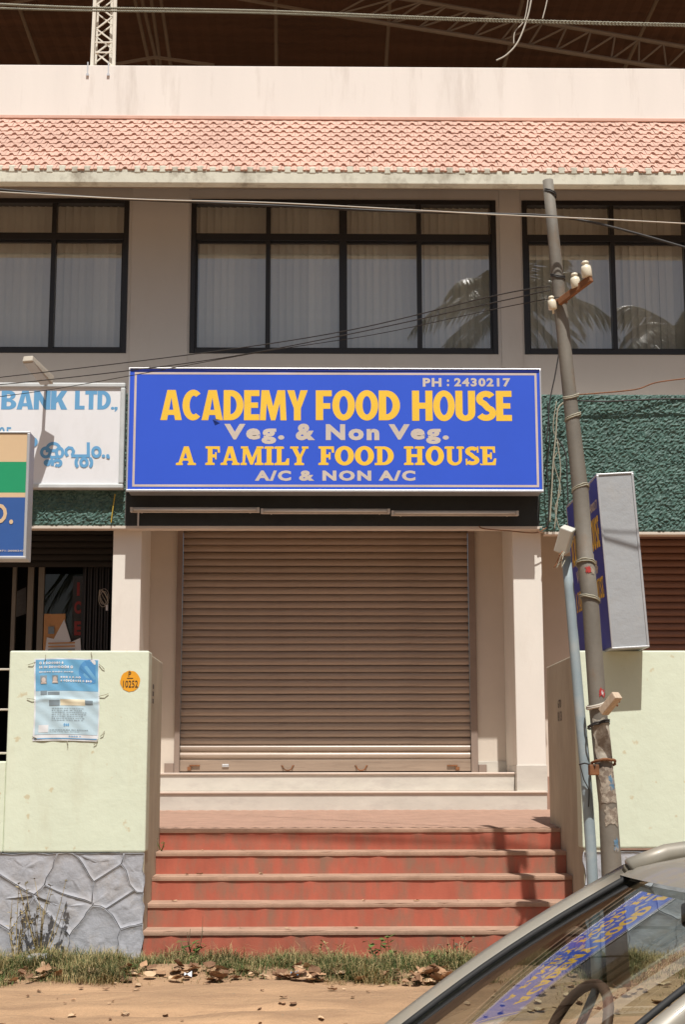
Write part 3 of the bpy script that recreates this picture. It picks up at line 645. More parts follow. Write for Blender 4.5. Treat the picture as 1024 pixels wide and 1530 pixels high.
inter('Non', 487, 658, 567, 634, YL, m_grey, sg, .05); inter('Veg.', 581, 663.5, 671, 634, YL, m_grey, sg, .05)
inter('A/C', 381, 718.5, 435, 703, YL, m_grey, sg, .05); inter('&', 447, 718.5, 470, 703, YL, m_grey, sg, .05)
inter('NON', 482, 718.5, 555, 703, YL, m_grey, sg, .05); inter('A/C', 566, 718.5, 621, 703, YL, m_grey, sg, .05)
inter('PH', 632, 578, 660, 565, YL, m_grey, sg, .045); inter(':', 668, 577.5, 671.5, 567, YL, m_grey, sg, .04); inter('2430217', 679, 578, 763, 565, YL, m_grey, sg, .045)
bx0, bx1 = PX(199.5, 640, YL), PX(804, 640, YL); bz0, bz1 = PZ(500, 727.5, YL), PZ(500, 557, YL); bt = .022
for a, b in (((bx0, bz0), (bx1, bz0 + bt)), ((bx0, bz1 - bt), (bx1, bz1)), ((bx0, bz0 + bt), (bx0 + bt, bz1 - bt)), ((bx1 - bt, bz0 + bt), (bx1, bz1 - bt))):
    obj('border_line', MB().add([(a[0], YL, a[1]), (b[0], YL, a[1]), (b[0], YL, b[1]), (a[0], YL, b[1])], [(0, 1, 2, 3)]), m_border, sg)
# torn lip of vinyl under the second A, and a crease along the top
p = P(325, 627, YL - .004); obj('peeling_vinyl', MB().add([p + Vector((-.05, 0, .012)), p + Vector((.03, -.012, -.004)), p + Vector((-.02, -.02, -.014))], [(0, 1, 2)]), m_ink, sg)
obj('flex_fold', MB().tube([Vector((X0 + .02 + (X1 - X0 - .04) * i / 24, YSG - .004, Z1 - .026 + R.uniform(-.004, .003))) for i in range(25)], .0055, 5), m_blue2, sg)
# tube lamps below it
for i, (x0, x1, y) in enumerate(((195, 388, 762), (390, 583, 764), (585, 775, 767))):
    YB = 14.88; a, b = P(x0, y, YB), P(x1, y, YB); b.z = a.z
    t = thing('tube_lamp', ['unlit fluorescent tube batten under the left end of the blue signboard', 'unlit fluorescent tube batten under the middle of the blue signboard', 'unlit fluorescent tube batten under the right end of the blue signboard'][i], 'lamp', ((a.x + b.x) / 2, YB, a.z), 'tube lamps under the signboard')
    obj('batten', MB().box((a.x, YB, a.z - .022), (b.x, YB + .04, a.z + .028)), m_tube, t, bevel=.004)
    obj('tube', MB().tube([(a.x + .03, YB - .018, a.z + .002), (b.x - .03, YB - .018, a.z + .002)], .013, 10), mat('lamp_tube_glass', (.62, .60, .55), .25, .05), t, smooth=True)
    for x in (a.x + .012, b.x - .012): obj('tube_holder', MB().box((x - .012, YB - .034, a.z - .024), (x + .012, YB - .001, a.z + .024)), m_tube, t, bevel=.003)
    for x in (a.x + .1, b.x - .1): obj('bracket', MB().box((x - .008, YB + .041, a.z - .01), (x + .008, YF - .006, a.z + .005)), m_tube, t)
    if i == 0: obj('drop_rod', MB().box((a.x + .07, YB + .01, zf0 - .02), (a.x + .085, YB + .02, a.z - .023)), m_tube, t)

# ============================================================ BANK SIGN
YK = 14.90
bk0, bk1 = PX(-160, 650, YK), PX(186, 650, YK); kz0, kz1 = PZ(90, 730, YK), PZ(90, 572, YK)
bs = thing('bank_signboard', 'white signboard with light blue BANK LTD lettering, left of the blue sign', 'signboard', ((bk0 + bk1) / 2, YK, kz0))
obj('sign_panel', MB().box((bk0 + .03, YK + .012, kz0 + .03), (bk1 - .03, YF - .025, kz1 - .03)), m_white, bs)
f = MB(); t = .05
f.box((bk0, YK - .012, kz0), (bk1, YF - .024, kz0 + t)).box((bk0, YK - .012, kz1 - t), (bk1, YF - .024, kz1)).box((bk0, YK - .012, kz0 + t), (bk0 + t, YF - .024, kz1 - t)).box((bk1 - t, YK - .012, kz0 + t), (bk1, YF - .024, kz1 - t))
obj('frame', f, m_frame, bs, bevel=.012)
YKL = YK + .0105
sansline([('BANK', 2, 101, 612, 584), ('LTD.,', 112, 176, 612, 584)], m_lblue, bs, YKL)
inter('05', -2, 655, 17, 638, YKL, m_lblue, bs, .02)
def zpx(x, y): return P(x * .1953, 640 + y * .1953, YKL)
def mal(paths, w=24):
    mb = MB(); k = 0
    for kind, d in paths:
        if kind == 'e': loops = [ell(*d, n=24), ell(d[0], d[1], d[2] - w, d[3] - w, n=20)]
        elif kind == 'd': loops = [ell(*d, n=14)]
        else: loops = [stroke(d, w)]
        mb.poly([[(x, -y) for x, y in L] for L in loops], lambda u, v, k=k: zpx(u, -v) + Vector((0, -.0003 * k, 0))); k += 1
    return mb
mp_ = [('e', (350, 185, 44, 46)), ('s', ell(408, 168, 52, 52, 180, 360, 14)), ('e', (456, 186, 36, 46)), ('s', [(372, 205), (392, 222), (425, 222), (442, 205)]), ('s', [(350, 172), (440, 172)]),
       ('e', (362, 264, 28, 26)), ('s', [(392, 236), (404, 262), (400, 288)]), ('s', ell(440, 266, 26, 22, 200, 450, 14)), ('s', [(440, 288), (424, 280)]),
       ('s', [(518, 214), (504, 192), (506, 166), (526, 148), (550, 152), (564, 176), (552, 206)]), ('s', [(545, 212), (690, 212)]), ('s', [(676, 214), (676, 108)]),
       ('e', (643, 262, 36, 40)), ('s', ell(612, 262, 30, 40, 240, 120, 10)), ('s', ell(672, 262, 30, 40, -60, 60, 10)), ('e', (738, 182, 40, 46)), ('d', (792, 213, 13, 13)), ('d', (825, 211, 13, 13)), ('s', [(832, 213), (824, 232)]), ('e', (240, 106, 50, 42))]
obj('lettering', mal(mp_), m_lblue, bs)
# flood lamp on the bank sign
lp = thing('sign_lamp', 'weathered box lamp jutting out above the bank signboard', 'lamp', P(70, 575, YK))
A = P(70, 573, YK + .02); B = A + Vector((-.12, -.52, .16)) ; Bp = P(54, 556, YK - .5)
dirv = (Bp - A)
Mx = Matrix.Translation(Bp) @ Vector((-.28, -.9, .30)).to_track_quat('Y', 'Z').to_matrix().to_4x4()
obj('arm', MB().tube([A, A + Vector((0, -.12, .05)), Bp + Vector((.03, .12, -.04))], .016, 8), m_frame, lp, smooth=True)
obj('lamp_housing', MB().add([Mx @ Vector(v) for v in ((-.07, -.24, .0), (.07, -.24, .0), (.07, -.24, .09), (-.07, -.24, .09), (-.055, .2, 0), (.055, .2, 0), (.05, .2, .06), (-.05, .2, .06))], [(0, 1, 2, 3), (7, 6, 5, 4), (0, 4, 5, 1), (1, 5, 6, 2), (2, 6, 7, 3), (3, 7, 4, 0)]), m_wood if False else mat('lamp_housing_paint', (0.50, 0.46, 0.38), .7, .15, 10), lp, bevel=.008)
obj('lamp_glass', MB().box((-.055, -.22, -.006), (.055, .17, -.001), Mx), mat('lamp_lens', (.45, .45, .42), .2), lp)

# ============================================================ YELLOW-GREEN-BLUE SIGN ON POST (left edge)
YN = 11.75
n1 = PX(42, 740, YN); n0 = n1 - 1.1; nz0, nz1 = PZ(20, 835, YN), PZ(20, 645, YN)
ns = thing('striped_signboard', 'tan, green and blue striped lightbox sign at the left edge', 'signboard', ((n0 + n1) / 2, YN, .9))
obj('sign_box', MB().box((n0, YN + .01, nz0), (n1, YN + .2, nz1)), m_frame, ns, bevel=.006)
f = MB(); t = .022
f.box((n0, YN - .006, nz0), (n1, YN + .0095, nz0 + t)).box((n0, YN - .006, nz1 - t * .6), (n1, YN + .0095, nz1)).box((n1 - t, YN - .006, nz0 + t), (n1, YN + .0095, nz1 - t * .6)).box((n0, YN - .006, nz0 + t), (n0 + t, YN + .0095, nz1 - t * .6))
obj('frame', f, m_alu, ns, bevel=.003)
for y0, y1, m in ((690, 648, m_tan), (736, 690, m_emer), (743, 736, m_tan), (832, 743, m_blue3)):
    a, b = PZ(20, y0, YN), PZ(20, y1, YN)
    obj('colour_band', MB().box((n0 + .022, YN + .002, a), (n1 - .022, YN + .0085, b - .0005)), m, ns)
inter('D.', -14, 783, 20, 752, YN - .002, m_tan, ns, .02)
inter('RI,0471-2000247', -12, 824.5, 36, 821.5, YN - .002, m_grey, ns, .02)
for x in (n0 + .25, n0 + .75):
    obj('support_post', MB().tube([(x, YN + .12, .6), (x, YN + .12, nz0 + .05)], .03, 8), m_frame, ns, smooth=True)

# ============================================================ COMPOUND WALLS
YB0 = 11.3
zw = PZ(115, 972, YB0); zs = PZ(115, 1273, YB0); zlow = PZ(5, 1137, YB0)
lxa, lxb = PX(12, 1050, YB0), PX(218.5, 1200, YB0)
rxa = PX(868, 1150, YB0)
def wallthing(label, faceboxes, flank, plinth, seeds, inner):
    w = thing('compound_wall', label, 'wall', ((flank[0] + flank[1]) / 2, YB0, 0))
    m = MB()
    for a, b in faceboxes: m.box(a, b)
    obj('painted_wall', m, m_green, w, bevel=.012)
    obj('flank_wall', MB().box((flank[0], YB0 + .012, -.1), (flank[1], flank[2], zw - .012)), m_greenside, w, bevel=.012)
    # rubble plinth, stone by stone
    x0, x1 = plinth
    obj('plinth_core', MB().box((x0 + .01, YB0 + .022, -.15), (x1 - .01, YB0 + .18, zs - .003)), m_mortar, w)
    for i, s in enumerate(seeds):
        poly = [(x0, -.12), (x1, -.12), (x1, zs - .006), (x0, zs - .006)]
        for j, q in enumerate(seeds):
            if i == j: continue
            mx, mz = (s[0] + q[0]) / 2, (s[1] + q[1]) / 2; nx_, nz_ = q[0] - s[0], q[1] - s[1]; d = math.hypot(nx_, nz_)
            nx_, nz_ = nx_ / d, nz_ / d; out = []
            for k in range(len(poly)):
                a, b = poly[k], poly[(k + 1) % len(poly)]
                da = (a[0] - mx) * nx_ + (a[1] - mz) * nz_ + .002; db = (b[0] - mx) * nx_ + (b[1] - mz) * nz_ + .002
                if da <= 0: out.append(a)
                if da * db < 0:
                    t = da / (da - db); out.append((a[0] + (b[0] - a[0]) * t, a[1] + (b[1] - a[1]) * t))
            poly = out
            if len(poly) < 3: break
        if len(poly) < 3: continue
        # subdivide the outline so that edges wander, then dome the face
        ring = []
        for k in range(len(poly)):
            a, b = poly[k], poly[(k + 1) % len(poly)]
            nsub = max(2, int(math.hypot(b[0] - a[0], b[1] - a[1]) / .05))
            for q in range(nsub):
                t = q / nsub; wob = (.012 * math.sin((a[0] + (b[0] - a[0]) * t) * 23 + (a[1] + (b[1] - a[1]) * t) * 31)) if 0 < q else 0
                ring.append((a[0] + (b[0] - a[0]) * t + wob, a[1] + (b[1] - a[1]) * t + wob * .6))
        cx = sum(p[0] for p in ring) / len(ring); cz = sum(p[1] for p in ring) / len(ring)
        mb = MB(); nr = len(ring); lv = [(1.0, .03), (1.0, -.004), (.99, -.0055), (.975, -.004), (.95, .0), (.75, .0), (.5, -.003), (.25, -.004)]
        rr = random.Random(i)
        for sc, d in lv:
            for p in ring: mb.v.append((cx + (p[0] - cx) * sc, YB0 + d + rr.uniform(-.005, .005) * (sc < .94), min(cz + (p[1] - cz) * sc, zs - .005)))
        mb.v.append((cx, YB0 - .004, cz))
        for L in range(len(lv) - 1):
            for k in range(nr): mb.f.append((L * nr + k, L * nr + (k + 1) % nr, (L + 1) * nr + (k + 1) % nr, (L + 1) * nr + k))
        for k in range(nr): mb.f.append(((len(lv) - 1) * nr + k, (len(lv) - 1) * nr + (k + 1) % nr, len(lv) * nr))
        obj('stone', mb, m_stone, w, smooth=True)
    return w
def sd_(pts): return [((PX(x, y, YB0)), PZ(x, y, YB0)) for x, y in pts]
left = wallthing('pale green compound wall left of the red steps, with a poster', [((lxa, YB0, zs), (lxb, YB0 + .2, zw)), ((-4.4, YB0 + .004, zs), (lxa - .0005, YB0 + .196, zlow))],
    (lxb - .19, lxb - .006, 12.35), (-4.4, lxb - .008),
    sd_([(-60, 1300), (-110, 1380), (-30, 1400), (40, 1290), (5, 1345), (60, 1385), (108, 1318), (150, 1285), (172, 1322), (95, 1352), (195, 1360), (150, 1395), (212, 1300), (205, 1405), (-200, 1330), (-330, 1380)]), 1)
right = wallthing('pale green compound wall right of the red steps, behind the leaning pole', [((rxa, YB0, zs + .02), (5.4, YB0 + .2, zw))],
    (rxa + .006, rxa + .17, 12.9), (rxa + .008, 5.4),
    sd_([(885, 1290), (905, 1340), (960, 1290), (945, 1350), (1010, 1330), (1000, 1275), (1060, 1290), (980, 1400), (900, 1400), (1080, 1370), (1150, 1300), (1230, 1350), (1040, 1410), (1350, 1300), (1400, 1390)]), -1)
# stencilled marks on the flanks
fx = lxb - .003
inter_marks = MB()
for k in range(3):
    for j in range(2): inter_marks.box((fx - .001, 11.62 + .05 * j, 2.00 - .055 * k), (fx, 11.655 + .05 * j, 2.035 - .055 * k))
obj('stencil_mark', inter_marks, m_stencil, left)
fx = rxa + .005
obj('stencil_mark', textmesh('670', lambda u, v: Vector((fx, 12.32 - .16 * u, 1.875 + .07 * v)), .03), m_stencil, right)
obj('stencil_mark', textmesh('8113', lambda u, v: Vector((fx, 12.34 - .20 * u, 1.77 + .08 * v)), .03), m_stencil, right)
# poster
YPo = YB0 - .004
ps = thing('paper_poster', 'pale blue paper poster stuck on the green compound wall', 'poster', P(100, 1107, YPo))
px0, px1, pz0, pz1 = PX(50.5, 1045, YPo), PX(148, 1045, YPo), PZ(100, 1107, YPo), PZ(100, 984, YPo)
def sheetf(u, v, d=0.0):
    rip = .006 * math.exp(-((v - .49 - .02 * math.sin(u * 6)) / .025) ** 2) + .003 * math.sin(u * 9 + v * 5) ** 2 + .003 * math.sin(v * 17 + u * 11) ** 2
    return Vector((px0 + (px1 - px0) * (u + .012 * math.sin(v * 5)), YPo - rip - d, pz0 + (pz1 - pz0) * (v + .008 * math.sin(u * 4))))
def patch(u0, v0, u1, v1, m, name, d=.0006, nu=14, nv=6):
    nu, nv = max(2, int(40 * (u1 - u0))), max(2, int(60 * (v1 - v0))); d = d * 2 + .001
    obj(name, MB().grid(nu, nv, lambda a, b: sheetf(u0 + (u1 - u0) * a, v0 + (v1 - v0) * b, d)), m, ps, smooth=True)
patch(0, 0, 1, 1, m_paperw, 'paper_sheet', -.0005)
patch(.025, .075, .985, .60, m_paper, 'printed_field'); patch(.025, .602, .985, .985, m_paperb, 'printed_field', nv=12); patch(.02, .02, .98, .032, m_lblue, 'printed_rule', .0008, 14, 1)
patch(.0, .03, .985, .07, m_paperw, 'printed_rule', .0007)
mb = MB(); mb.poly([ell(.86, .84, .17, .15, 60, 300, 20)], lambda u, v: sheetf(min(u, .985), v, .0032)); obj('printed_spot', mb, mat('poster_deep_blue', (.08, .28, .56), .6), ps)
mb = MB(); mb.poly([ell(.90, .95, .05, .04, n=14)], lambda u, v: sheetf(u, v, .0042)); obj('printed_spot', mb, m_paperw, ps)
patch(.40, .425, .78, .50, m_cream2, 'printed_field', .0012)
patch(.08, .10, .23, .19, m_paperw, 'printed_field', .0012)
for (u0, v0, u1, v1) in ((.10, .69, .20, .79), (.28, .69, .37, .79), (.10, .555, .20, .605), (.21, .555, .39, .59), (.23, .42, .39, .49), (.78, .44, .90, .49)):
    patch(u0, v0, u1, v1, m_papert, 'printed_picture', .0014, 5, 5)
for u, v in ((.15, .735), (.325, .745)):
    mb = MB(); mb.poly([ell(u, v, .032, .032, n=14)], lambda a, b: sheetf(a, b, .0052)); mb.poly([[(u - .045, v - .045), (u + .045, v - .045), (u + .03, v - .02), (u - .03, v - .02)]], lambda a, b: sheetf(a, b, .0052))
    obj('printed_picture', mb, mat('portrait_tone', (.62, .52, .46), .6), ps)
def textrow(u0, u1, v, h, m, seed):
    rr = random.Random(seed); mb = MB(); u = u0
    while u < u1:
        w = rr.uniform(.018, .045); hh = h * rr.uniform(.7, 1.1)
        L = [ell(u + w / 2, v + h / 2, w / 2, hh / 2, n=8)]
        if w > .028: L.append(ell(u + w / 2, v + h / 2, w / 2 * .45, hh / 2 * .4, n=6))
        mb.poly(L, lambda a, b: sheetf(min(a, .985), b, .0050)); u += w + rr.choice((.004, .006, .006, .02))
    obj('printed_line', mb, m, ps)
for i, (u0, u1, v, h) in enumerate(((.08, .44, .925, .035), (.08, .60, .875, .035), (.08, .60, .825, .018), (.41, .72, .755, .026), (.41, .90, .71, .03))): textrow(u0, u1, v, h, m_paperw, i)
for i in range(7): textrow(.27, .80 - .04 * (i > 4) - R.uniform(0, .08), .385 - .024 * i, .009, m_papert, 20 + i)
textrow(.25, .86, .125, .010, m_papert, 41); textrow(.25, .70, .105, .008, m_papert, 42); textrow(.55, .72, .045, .016, m_lblue, 43); textrow(.46, .52, .17, .04, m_lblue, 44)
# twine and thorns holding the corners
for i, (x0, y0, x1, y1) in enumerate(((66, 990, 68, 978), (137, 986, 136, 974), (42, 993, 53, 989), (148, 992, 156, 1000), (40, 1043, 54, 1045), (148, 1040, 162, 1036), (48, 1100, 56, 1104), (100, 1106, 101, 1117), (140, 1113, 146, 1104), (150, 1100, 156, 1092))):
    obj('fixing_twine', MB().tube([P(x0, y0, YB0 - .008), P((x0 + x1) / 2 + 1, (y0 + y1) / 2, YB0 - .014), P(x1, y1, YB0 - .007)], .0028, 5), m_wirel, ps)
# orange number disc
dk = thing('number_disc', 'orange painted disc numbered P 10252 on the compound wall', 'marker', P(194, 1017, YB0))
c = P(194.5, 1017.5, YB0 - .0025)
obj('painted_disc', MB().poly([[(c.x + .074 * math.cos(a * .21) * (1 + .03 * math.sin(a * 1.7)), c.z + .078 * math.sin(a * .21) * (1 + .03 * math.cos(a * 2.3))) for a in range(30)]], lambda u, v: Vector((u, YB0 - .0025, v))), m_disc, dk)
inter('P', 192, 1011, 196, 1003, YB0 - .0045, m_ink, dk, .01); inter('10252', 184, 1027, 206, 1016.5, YB0 - .0045, m_ink, dk, .005)
obj('lettering', MB().box((c.x - .024, YB0 - .0045, c.z + .019), (c.x + .022, YB0 - .0035, c.z + .024)), m_ink, dk)
# railing seen past the wall's end
rg = thing('iron_railing', 'pale iron rails above the low wall at the left edge', 'railing', (-2.9, 11.4, zlow))
for y in (1000, 1060, 1125):
    z = PZ(5, y, 11.4); obj('rail', MB().tube([(-4.3, 11.4, z), (lxa - .004, 11.4, z)], .008, 6), m_wirew, rg)
for x in (-3.1, -3.7, -4.28): obj('upright', MB().tube([(x, 11.4, zlow - .02), (x, 11.4, PZ(5, 995, 11.4))], .012, 6), m_wirew, rg)

# ============================================================ RED STEPS
T0 = 12.35; tr = .26; ri = .183
zst = [PZ(530, y, T0 - tr * i) for i, y in enumerate((1237, 1271.5, 1308, 1348, 1389))]
ca = thing('entrance_steps', 'five dusty red oxide steps between the compound walls', 'steps', ((lxb + rxa) / 2, 11.8, 0))
ex0, ex1 = lxb - .004, rxa + .004
for i, z in enumerate(zst):
    yf = T0 - tr * i; zb_ = zst[i + 1] if i < 4 else -.15
    s = bpy.data.objects.new('step', None); C.objects.link(s); s.parent = ca
    s.location = (0, 0, 0)
    obj('riser', MB().box((ex0, yf, zb_ - .002), (ex1, yf + .05, z - .034)), m_riser, s)
    yb_ = T0 - tr * (i - 1) + .04 if i else T0 + .1
    # worn tread edge: a strip with a slightly uneven nosing
    n = 48; rr = random.Random(i)
    top = MB(); sec = [(.0, -.034), (-.012, -.033), (-.0135, -.018), (-.012, -.004), (-.006, 0), (yb_ - yf, .0)]
    ch = [rr.uniform(0, .003) if rr.random() < .85 else rr.uniform(.003, .009) for _ in range(n + 1)]
    for k in range(n + 1):
        x = ex0 + (ex1 - ex0) * k / n
        for q, (dy, dz) in enumerate(sec): top.v.append((x, yf + dy + (ch[k] if q in (1, 2, 3) else 0), z + dz - (ch[k] * .4 if q in (3, 4) else 0)))
    ns_ = len(sec)
    top.f = [(k * ns_ + q, (k + 1) * ns_ + q, (k + 1) * ns_ + q + 1, k * ns_ + q + 1) for k in range(n) for q in range(ns_ - 1)]
    obj('tread', top, m_tread, s)
zl0 = zst[0]; zl1 = PZ(530, 1210, YC - .08)
lnd = MB()
nl = 90
lnd.v = [(x, T0 + .08 + (YC - .07 - T0 - .08) * t, zl0 + (zl1 - zl0) * t + (.004 if k % 2 else 0)) for k in range(2 * nl + 1) for x, t in ((-4.4 + 9.6 * k / (2 * nl) - 0 * .5, 0), (-4.4 + 9.6 * k / (2 * nl) + .5 * 0, 1))]
lnd.f = [(2 * k, 2 * k + 2, 2 * k + 3, 2 * k + 1) for k in range(2 * nl)]
struct('landing_pavement', lnd, m_land)

# ============================================================ PROJECTING SIDE SIGN
YQ = 11.06; SL = 1.40
qx0, qx1 = PX(910.5, 838, YQ), PX(966.5, 838, YQ); qz0, qz1 = PZ(940, 969, YQ), PZ(935, 707, YQ)
side = thing('projecting_signboard', 'tall aluminium-sided blue lightbox standing end-on behind the pole', 'signboard', ((qx0 + qx1) / 2, YQ, qz0 + .004))
side.rotation_euler = (0, rad(-3.3), 0)
def sobj(name, mb, m, bevel=0):
    o = obj(name, mb, m, None, bevel=bevel); o.parent = side; return o
hw = (qx1 - qx0) / 2; hh = qz1 - qz0
sobj('sign_box', MB().box((-hw + .006, .004, .003), (hw - .006, SL - .004, hh - .003)), m_aluside, .003)
e = MB()
for x in (-hw, hw - .016):
    for y in (-.004, SL - .012): e.box((x, y, 0.012), (x + .016, y + .016, hh - .012))
for z in (0, hh - .012):
    e.box((-hw, -.004, z), (hw, .012, z + .012)); e.box((-hw, SL - .012, z), (hw, SL + .004, z + .012))
    for x in (-hw, hw - .016): e.box((x, .0125, z), (x + .016, SL - .0125, z + .012))
sobj('frame', e, m_alu, .002)
xf = -hw + .003
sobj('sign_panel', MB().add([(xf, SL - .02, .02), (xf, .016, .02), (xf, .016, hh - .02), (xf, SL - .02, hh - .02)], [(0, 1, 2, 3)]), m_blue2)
def sidefn(y0, y1, z0, z1): return lambda u, v, k=0: Vector((xf - .0025 - .0004 * k, y0 + (y1 - y0) * u, z0 + (z1 - z0) * v))
for w, a, b in (('ACADEMY', 1.32, .86), ('FOOD', .82, .54), ('HOUSE', .49, .09)):
    mb = MB(); words(mb, SA, w, .03, sidefn(a, b, .78, 1.02)); sobj('lettering', mb, m_yel)
for w, a, b in (('A', 1.31, 1.25), ('FAMILY', 1.21, .88), ('FOOD', .83, .57), ('HOUSE', .50, .10)):
    mb = MB(); words(mb, SE, w, .03, sidefn(a, b, .40, .56)); sobj('lettering', mb, m_yel)
sobj('lettering', textmesh('Veg. & Non Veg.', sidefn(1.2, .25, .60, .73), .04), m_grey)
sobj('lettering', textmesh('PH : 2430217', sidefn(.6, .08, 1.07, 1.14), .04), m_grey)

# ============================================================ LEANING POLE
YPl = 10.2
def pp(x, y, d=0): return P(x, y, YPl + d)
pole = thing('utility_pole', 'leaning weathered grey steel utility pole beside the side sign', 'pole', pp(926, 1452))
st = [(819, 270, 8.3), (827, 350, 9.2), (836.5, 445, 10.2), (848.5, 560, 10.7), (857, 640, 11.2), (868, 738, 12.6), (874, 828, 12.6), (874.5, 829, 13.2), (883, 905, 12.8), (893.5, 1055, 13.2), (903, 1150, 13.4), (908.5, 1200, 13.6), (914.5, 1300, 15.2), (926, 1480, 17)]
obj('shaft', MB().tube([pp(x, y) for x, y, _ in st], [r * YPl / F for _, _, r in st], 20), m_pole, pole, smooth=True)
def wrap(x, y, r, turns=2, m=None, seed=0, w=.0055):
    rr = random.Random(seed); c0 = pp(x, y); pts = []; R_ = r * .77 * YPl / F + w
    for i in range(turns * 18 + 1):
        a = 2 * math.pi * i / 18; pts.append(c0 + Vector((R_ * math.cos(a), R_ * math.sin(a), .012 * i / 18 - .02 * math.cos(a + seed) + rr.uniform(-.003, .003))))
    obj('wire_wrap', MB().tube(pts, w, 6), m or m_wirel, pole, smooth=True)
for i, (x, y, r) in enumerate(((822.5, 292, 10.5), (834, 416, 12.3), (853.5, 595, 13.8), (856.5, 626, 14), (868, 733, 15), (875.5, 845, 17.2), (882, 897, 17.6))): wrap(x, y, r, 2, m_wirel if y > 550 else m_wire, i)
wrap(893.5, 1056, 18.7, 2, m_wirew, 9, .008); wrap(895, 1085, 19, 2, m_wire, 10, .006); wrap(902, 1141, 19.6, 1, m_rust, 11, .01)
# torn bill remains on the lower shaft
def polepatch(y0, y1, a0, a1, m, seed):
    rr = random.Random(seed)
    def at(y):
        for (xa_, ya_, ra_), (xb_, yb_, rb_) in zip(st, st[1:]):
            if ya_ <= y <= yb_:
                t = (y - ya_) / (yb_ - ya_); return xa_ + (xb_ - xa_) * t, ra_ + (rb_ - ra_) * t
        return st[-1][0], st[-1][2]
    def fn(u, v):
        y = y0 + (y1 - y0) * v + (rr.uniform(-3, 3) if v in (0, 1) else 0); x, r = at(y); a = rad(a0 + (a1 - a0) * u + (rr.uniform(-7, 7) if u in (0, 1) else 0))
        return pp(x, y) + Vector((math.cos(a), math.sin(a), 0)) * (r * YPl / F + .003)
    obj('bill_remains', MB().grid(8, 8, fn), m, pole, smooth=True)
m_bill = mat('torn_bill', (0.40, 0.35, 0.28), 0.9, 0.35, 30, 0.2, 60, (0.16, 0.12, 0.09), 0.8, 26, dlo=.45, dhi=.55)
m_billb = mat('blue_bill', (0.10, 0.22, 0.34), 0.9, 0.3, 20, 0, 60, (0.33, 0.28, 0.22), 0.9, 22, dlo=.45, dhi=.6)
m_reds = mat('red_sticker', (0.42, 0.035, 0.03), 0.6, 0.2, 20)
polepatch(1146, 1200, 225, 330, m_bill, 1); polepatch(1206, 1232, 240, 325, m_bill, 2); polepatch(1075, 1135, 215, 345, m_polew, 3)
polepatch(1160, 1180, 285, 320, m_billb, 4); polepatch(1252, 1270, 285, 310, m_billb, 5); polepatch(1030, 1041, 275, 315, m_reds, 6); polepatch(849, 857, 255, 290, m_reds, 7)
polepatch(849, 858, 285, 315, m_bill, 8); polepatch(1034, 1039, 290, 305, m_paperw, 9)
# cross-arm with insulators
a, b = P(836, 452, YPl - .06), P(884, 416, YPl - .30)
arm = obj('cross_arm', MB().bar(a, b, .03, .05), m_rust, pole, bevel=.004)
obj('arm_clamp', MB().tube([pp(836, 452) + Vector((.052 * math.cos(t * .42), .052 * math.sin(t * .42), 0)) for t in range(15)], .010, 6, closed=True), m_rust, pole)
def insulator(x, y, d, s):
    q = Vector((-.12, 0, 1)).to_track_quat('Z', 'Y').to_matrix().to_4x4()
    M = Matrix.Translation(P(x, y, YPl + d)) @ q @ Matrix.Scale(s, 4)
    pr = [(0, -.05), (.012, -.05), (.012, -.005), (.040, -.005), (.045, .0), (.046, .07), (.040, .095), (.026, .10), (.024, .112), (.032, .118), (.033, .13), (.022, .142), (0, .144)]
    obj('insulator', MB().lathe(pr, 16, M), m_porc, pole, smooth=True)
insulator(861.5, 430, -.19, .74); insulator(878, 414, -.28, .80); insulator(826.5, 462, -.08, .66)
# wooden block tied to the pole
a, b = P(902, 1064, YPl - .13), P(923, 1038, YPl - .24)
obj('wooden_block', MB().bar(a, b, .065, .055), m_wood, pole, bevel=.006)
obj('conduit_clamp', MB().box(P(882, 1158, YPl - .09), P(893, 1142, YPl - .02)), m_rust, pole, bevel=.006)
for dx in (0, 3): obj('block_bolt', MB().tube([P(916 + dx, 1052 - dx * 1.6, YPl - .16), P(924 + dx, 1054 - dx * 2, YPl - .16)], .007, 6), m_rust, pole)
# PVC conduit pipe with a box on top
pipe = thing('conduit_pipe', 'blue grey plastic pipe leaning against the pole with a small box on top', 'pipe', P(889, 1400, YPl + .12))
ps_ = [(846.5, 832), (851, 880), (858, 960), (866.5, 1060), (876, 1160), (883, 1260), (890, 1400), (893, 1480)]
obj('pipe', MB().tube([P(x, y, YPl + .10) for x, y in ps_], [.033, .034, .035, .036, .037, .038, .038, .038], 14), m_pipe, pipe, smooth=True)
M = Matrix.Translation(P(845, 806, YPl + .02)) @ Matrix.Rotation(rad(14), 4, 'Y') @ Matrix.Rotation(rad(28), 4, 'X') @ Matrix.Rotation(rad(-20), 4, 'Z')
obj('junction_box', MB().box((-.045, -.06, -.09), (.045, .04, .09), M), mat('box_plastic', (.60, .60, .54), .5, .1, 6), pipe, bevel=.008)
for k in range(6):
    x, y = 843 + R.uniform(-3, 4), 823; obj('loose_wire', MB().tube([P(x, y, YPl), P(x - R.uniform(2, 8), y + R.uniform(6, 14), YPl - .03), P(x - R.uniform(0, 14), y + R.uniform(14, 26), YPl - .02), P(x + R.uniform(-6, 4), y + 8, YPl + .04)], .003, 5), m_wirel if k % 2 else m_rust, pipe)
obj('tie_wire', MB().tube([P(866, 1142, YPl + .02), P(874, 1140, YPl - .02), P(890, 1144, YPl - .1)], .005, 5), m_wire, pipe)
obj('tie_wire', MB().tube([P(867, 1142, YPl + .04), P(873, 1165, YPl + .05), P(881, 1180, YPl + .05), P(880, 1205, YPl + .055)], .004, 5), m_wire, pipe)

